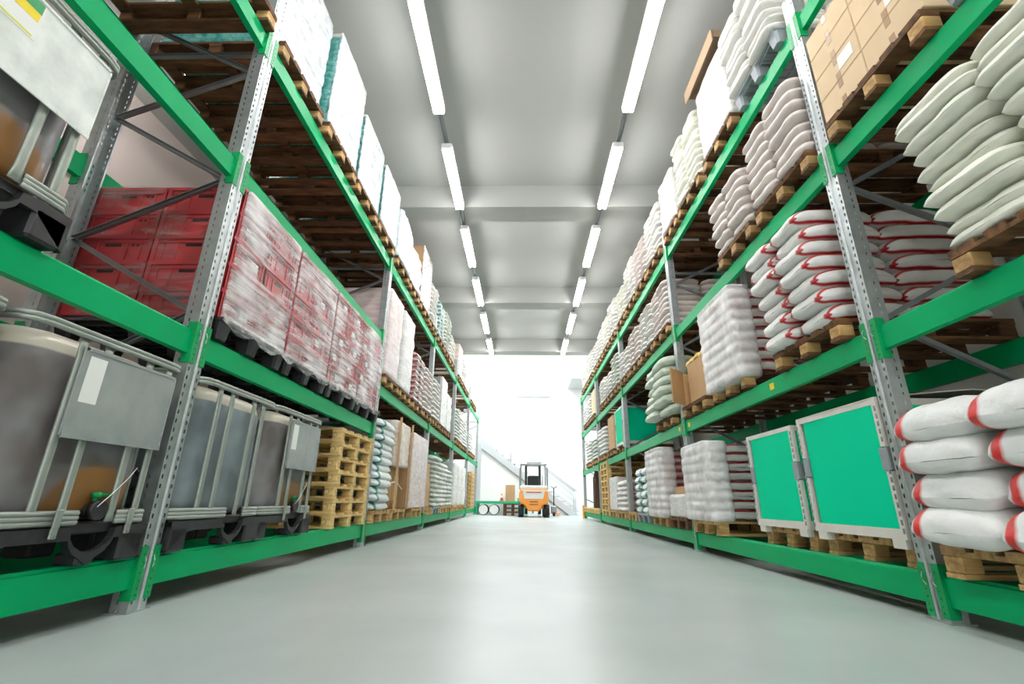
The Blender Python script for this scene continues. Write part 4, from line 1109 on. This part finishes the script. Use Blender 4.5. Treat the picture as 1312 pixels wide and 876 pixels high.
# fifth bay
for k in range(3):
    b = MB(); T_ = Matrix.Rotation(.10, 4, 'X'); b.box(0, .9, -.02, .02, 0, 1.05-.08*k, 'board_brown', T_)
    tag(ob('board', b, None, (X('R', .0), 14.5+k*.16, Z[0]+.15)), 'dark brown board leaning in the last bay, %s of three, right rack' % ORD[k], 'board', 'dark boards in the last bay')
for k, (y0, y1) in enumerate(((13.62, 14.4), (14.45, 15.25), (15.3, 16.1), (16.15, 16.95))):
    pallet('orange toned pallet, %s of four on the last bay, bottom tier, right rack' % ORD[k], X('R', -.045), (y0+y1)/2, Z[0]+.001, 0, 'wood_new', .78, PD, False, 'pallets in the last bay')
Rs(1, 13.7, 14.5, 6, 'white', 'sack_grey', slot='first', T=.12); Rs(1, 14.9, 16.0, 7, 'white', 'sack_white', slot='second', T=.12)
pal_at('R', 2, 13.65, 14.4, Z[2]+.001, 'the far white carton'); carton('white and brown carton on the third tier, last bay, right rack', X('R', .0), X('R', .9), 13.67, 14.38, Z[2]+PALH+.002, 3.75, 'kraft_pale', 'R', detail=False)
Rs(2, 14.5, 15.3, 7, 'white', 'sack_white', slot='second', T=.11); Rs(2, 15.4, 16.2, 6, 'white', 'sack_white', slot='third', T=.11)
Rs(3, 13.7, 14.5, 8, 'white', 'sack_white', slot='first', T=.11); Rs(3, 14.6, 15.4, 8, 'white', 'sack_white', slot='second', T=.11); Rs(3, 15.5, 16.3, 6, 'white', 'sack_white', slot='third', T=.11)
flush_sacks()

# ------------------------------------------------------------------ hall end: stairs, forklift, small things
def stairs():
    ya, yb = 20.35, 21.2
    t = thing('staircase', 'grey metal staircase rising to the left against the bright back wall', 'stairs', (0, ya, 0))
    x0, z0, x1, z1 = 2.25, 0.0, -1.95, 3.0
    L = math.hypot(x1-x0, z1-z0); ux, uz = (x1-x0)/L, (z1-z0)/L; nx, nz = -uz*-1, ux
    def slab(y0, y1):
        b = MB(); w = .27
        P = [(x0, 0), (x0-.36, 0), (x1, z1-.22), (x1, z1+.08), (x1+.1, z1+.08)]
        vs = [(x, y, z) for y in (y0, y1) for x, z in P]
        b.add(vs, [(0, 1, 2, 3, 4), (9, 8, 7, 6, 5)]+[(j, (j+1) % 5, 5+(j+1) % 5, 5+j) for j in range(5)], 'stair_grey'); return b
    ob('stringer', slab(0, .04), t); ob('stringer', slab(yb-ya-.04, yb-ya), t)
    n = 16
    for k in range(n):
        f = (k+1)/n; x = x0+(x1-x0)*f; z = z1*f
        b = MB(); b.box(x-.0, x+.28, .04, yb-ya-.04, z-.035, z, 'stair_grey'); ob('tread', b, t)
    for yy in (.02, yb-ya-.02):
        b = MB(); b.tube([(2.2, yy, .95), (x1, yy, z1+.98)], .02, 'aluminium', 8)
        for f in (0.0, .33, .66, .97): xx = 2.15+(x1-2.15)*f; zz = z1*f; b.cyl((xx, yy, zz+.02), (xx, yy, zz+.98), .016, 'aluminium', 8)
        for off in (.25, .5, .74): b.tube([(2.2, yy, off), (x1, yy, z1+off+.03)], .005, 'aluminium', 6)
        ob('railing', b, t)
M['stair_grey'] = mat('light grey stair paint', (196, 200, 202), .5)
stairs()
wb = MB(); wb.add([(-1.9, 0, 0), (-1.9, 0, 2.7), (1.75, 0, .04), (1.75, 0, 0), (-1.9, .06, 0), (-1.9, .06, 2.7), (1.75, .06, .04), (1.75, .06, 0)], [(0, 1, 2, 3), (7, 6, 5, 4), (0, 4, 5, 1), (1, 5, 6, 2), (2, 6, 7, 3), (3, 7, 4, 0)], 'wall_bright')
o = ob('wall_under_stairs', wb, None, (0, 20.45, 0)); o['kind'] = 'structure'
wb = MB(); wb.box(-2.0, -1.82, 20.25, 20.42, 0, 2.85, 'stair_grey'); o = ob('trim_1', wb); o['kind'] = 'structure'

def forklift(x, y):
    t = thing('forklift', 'orange and white forklift seen from behind at the end of the aisle', 'forklift', (x, y, 0)); t.scale = (1, 1, .94)
    w = .53
    # counterweight body: rear outline lofted along y
    def ring(yy, s=1, zt=1.0, zb=.22):
        P = [(-.20, zb), (-.30, zb+.18), (-.50, zb+.32), (-.53, .60), (-.52, .88), (-.47, zt), (.47, zt), (.52, .88), (.53, .60), (.50, zb+.32), (.30, zb+.18), (.20, zb)]
        return [(a*s, yy, z) for a, z in P]
    b = MB(); b.loft([ring(0, .96, .96, .26), ring(.05), ring(.55)], 'orange', False); ob('counterweight', b, t, label='orange rounded counterweight')
    b = MB(); P = [(-.40, .95), (-.33, .66), (.33, .66), (.40, .95)]
    b.add([(a, yy, z) for yy in (-.012, .03) for a, z in P], [(0, 1, 2, 3), (7, 6, 5, 4), (0, 4, 5, 1), (1, 5, 6, 2), (2, 6, 7, 3), (3, 7, 4, 0)], 'white_paint'); bd = ob('rear_panel', b, t, label='white panel')
    b = MB(); b.box(-.27, .27, -.02, -.011, .87, .905, 'red'); ob('red_stripe', b, bd)
    b = MB()
    for z in (.44, .54): b.box(-.15, .15, -.008, .01, z, z+.03, 'board_brown')
    ob('grille', b, t)
    b = MB(); b.bbox(-.50, .50, .06, 1.0, .98, 1.14, .04, 'white_paint'); b.bbox(-.48, .48, .5, 1.6, .3, .98, .05, 'white_paint'); ob('body_cover', b, t, label='white body')
    for s in (-1, 1):
        for yy, r in ((.28, .23), (1.45, .27)):
            b = MB(); b.cyl((s*.36, yy, r), (s*.55, yy, r), r, 'black', 24); wl = ob('wheel', b, t)
            b = MB(); b.cyl((s*.555, yy, r), (s*.56, yy, r), r*.5, 'white_paint', 16); ob('hub', b, wl)
    b = MB()
    for s in (-1, 1):
        b.tube([(s*.49, .12, 1.0), (s*.49, .14, 1.75), (s*.47, .22, 1.92), (s*.45, .40, 1.97)], .028, 'guard', 8)
        b.tube([(s*.48, 1.5, .9), (s*.47, 1.25, 1.90), (s*.45, 1.15, 1.97)], .026, 'guard', 8)
        b.tube([(s*.45, .38, 1.97), (s*.45, 1.18, 1.97)], .026, 'guard', 8)
    b.tube([(-.47, .22, 1.92), (.47, .22, 1.92)], .026, 'guard', 8)
    b.tube([(-.45, 1.16, 1.97), (.45, 1.16, 1.97)], .02, 'guard', 8)
    for k in range(5): b.tube([(-.32+.16*k, .25, 1.94), (-.32+.16*k, 1.16, 1.97)], .012, 'guard', 6)
    ob('overhead_guard', b, t)
    b = MB(); b.bbox(-.22, .22, .5, .60, 1.12, 1.52, .08, 'black'); b.bbox(-.22, .22, .55, .95, 1.08, 1.2, .04, 'black'); ob('seat', b, t)
    b = MB()
    for s in (-1, 1): b.bbox(s*.27-.045, s*.27+.045, 1.75, 1.87, .08, 2.05, .01, 'black')
    b.box(-.3, .3, 1.77, 1.83, 1.96, 2.0, 'guard'); b.box(-.3, .3, 1.77, 1.83, .5, .6, 'black'); b.cyl((.0, 1.8, .1), (.0, 1.8, 1.3), .03, 'steel', 10); ob('mast', b, t, label='black lifting mast')
    b = MB()
    for s in (-1, 1): b.bbox(s*.25-.05, s*.25+.05, 1.92, 2.85, .05, .09, .01, 'steel'); b.box(s*.25-.05, s*.25+.05, 1.88, 1.92, .05, .55, 'steel')
    ob('fork', b, t)
    b = MB(); b.tube([(.12, 1.15, 1.05), (.12, 1.22, 1.30)], .015, 'black', 6); b.tube([(.12+.12*math.cos(a), 1.2+.02*math.sin(a), 1.32+.10*math.sin(a)) for a in [2*PI*k/16 for k in range(16)]], .010, 'black', 6, closed=True); ob('steering_wheel', b, t)
    b = MB(); b.bbox(-.25, .3, .2, .9, 1.985, 2.06, .02, 'white_paint'); ob('roof_panel', b, t)
M['guard'] = mat('grey guard tube', (150, 154, 154), .4, .2)
forklift(.36, 17.35)

def hall_things():
    for k, (x, d) in enumerate(((-1.58, .2), (-1.16, .2))):
        t = thing('drum', 'white-faced drum lying on the hall floor, %s' % ('beside the left rack end', 'next to the dark pallets')[k], 'drum', (x, 19.3, .205))
        b = MB(); b.cyl((0, 0, 0), (0, .6, 0), .2, 'black', 28); ob('drum_body', b, t, label='dark shell')
        b = MB(); b.cyl((0, -.006, 0), (0, .0, 0), .178, 'white_paint', 28); ob('drum_end', b, t, label='white end disc')
    t = thing('low_shelf', 'low green shelf bar standing before the stair wall', 'shelf', (-.95, 20.0, 0))
    b = MB(); b.box(-1.0, 1.0, -.04, .04, .42, .52, 'green_bright'); b.box(-1.0, 1.0, .04, .3, .46, .50, 'box_white'); ob('shelf_bar', b, t)
    for s in (-.96, .96): b = MB(); b.box(s-.03, s+.03, -.03, .03, 0, .42, 'green_bright'); ob('leg', b, t); b = MB(); b.box(s-.03, s+.03, .24, .30, 0, .46, 'green_bright'); ob('leg', b, t)
    b = MB(); b.box(-.1, .1, -.1, .1, 0, .13, 'green_bright'); tag(ob('storage_bin', b, None, (-.15, 20.06, .521)), 'small bright green box on the low green shelf', 'box')
    carton('upright brown carton on the low green shelf by the forklift', -.74, -.36, 20.0, 20.25, .521, 1.16, 'kraft', 'R', detail=False)
    carton('small brown carton beside the upright one on the shelf', -.33, -.02, 20.12, 20.28, .521, .82, 'kraft', 'R', detail=False) if False else None
    for k in range(4):
        pallet('dark pallet, %s from the bottom of the low pile beside the forklift' % ORD[k], -.42, 18.95, .001+k*PALH*.8 if False else .001+k*.146, PI/2, 'wood_old_shaded', .72, .8, False, 'low pallet pile beside the forklift') if k < 3 else None
    t = thing('traffic_cone', 'orange and white traffic cone standing on the low shelf', 'cone', (-.90, 20.1, .521))
    b = MB(); b.bbox(-.09, .09, -.09, .09, 0, .02, .004, 'cone'); ob('cone_base', b, t)
    b = MB(); b.cyl((0, 0, .02), (0, 0, .13), .07, 'cone', 16, .05); b.cyl((0, 0, .13), (0, 0, .22), .05, 'paper', 16, .037); b.cyl((0, 0, .22), (0, 0, .30), .037, 'cone', 16, .026); b.cyl((0, 0, .30), (0, 0, .44), .026, 'paper', 16, .012); ob('cone_body', b, t)
    t = thing('pallet_truck', 'grey pallet truck parked between the forklift and the stair foot', 'pallet truck', (1.18, 19.2, 0))
    b = MB(); b.bbox(-.11, .11, 0, .2, .08, .38, .03, 'steel'); ob('truck_body', b, t)
    b = MB(); b.tube([(0, .1, .36), (0, -.05, 1.05)], .02, 'black', 8); b.tube([(-.12, -.06, 1.10), (0, -.05, 1.02), (.12, -.06, 1.10)], .014, 'black', 8); ob('handle', b, t)
    for s in (-1, 1): b = MB(); b.bbox(s*.2-.07, s*.2+.07, .2, 1.2, .06, .11, .01, 'orange'); ob('fork', b, t)
    b = MB(); b.cyl((-.05, .05, .08), (.05, .05, .08), .078, 'black', 16); ob('wheel', b, t)
M['green_bright'] = mat('bright green shelf paint', (0, 190, 130), .4)
hall_things()
_dup = {k: v for k, v in LABELS.items() if len(v) > 1}
import re
_long = [k for k in LABELS if not 4 <= len(re.findall(r"[A-Za-z0-9][A-Za-z0-9'-]*", k)) <= 16]
print('LABELS', len(LABELS), 'dup', list(_dup.items())[:8], 'long', _long, 'sacks', len(SACKS))
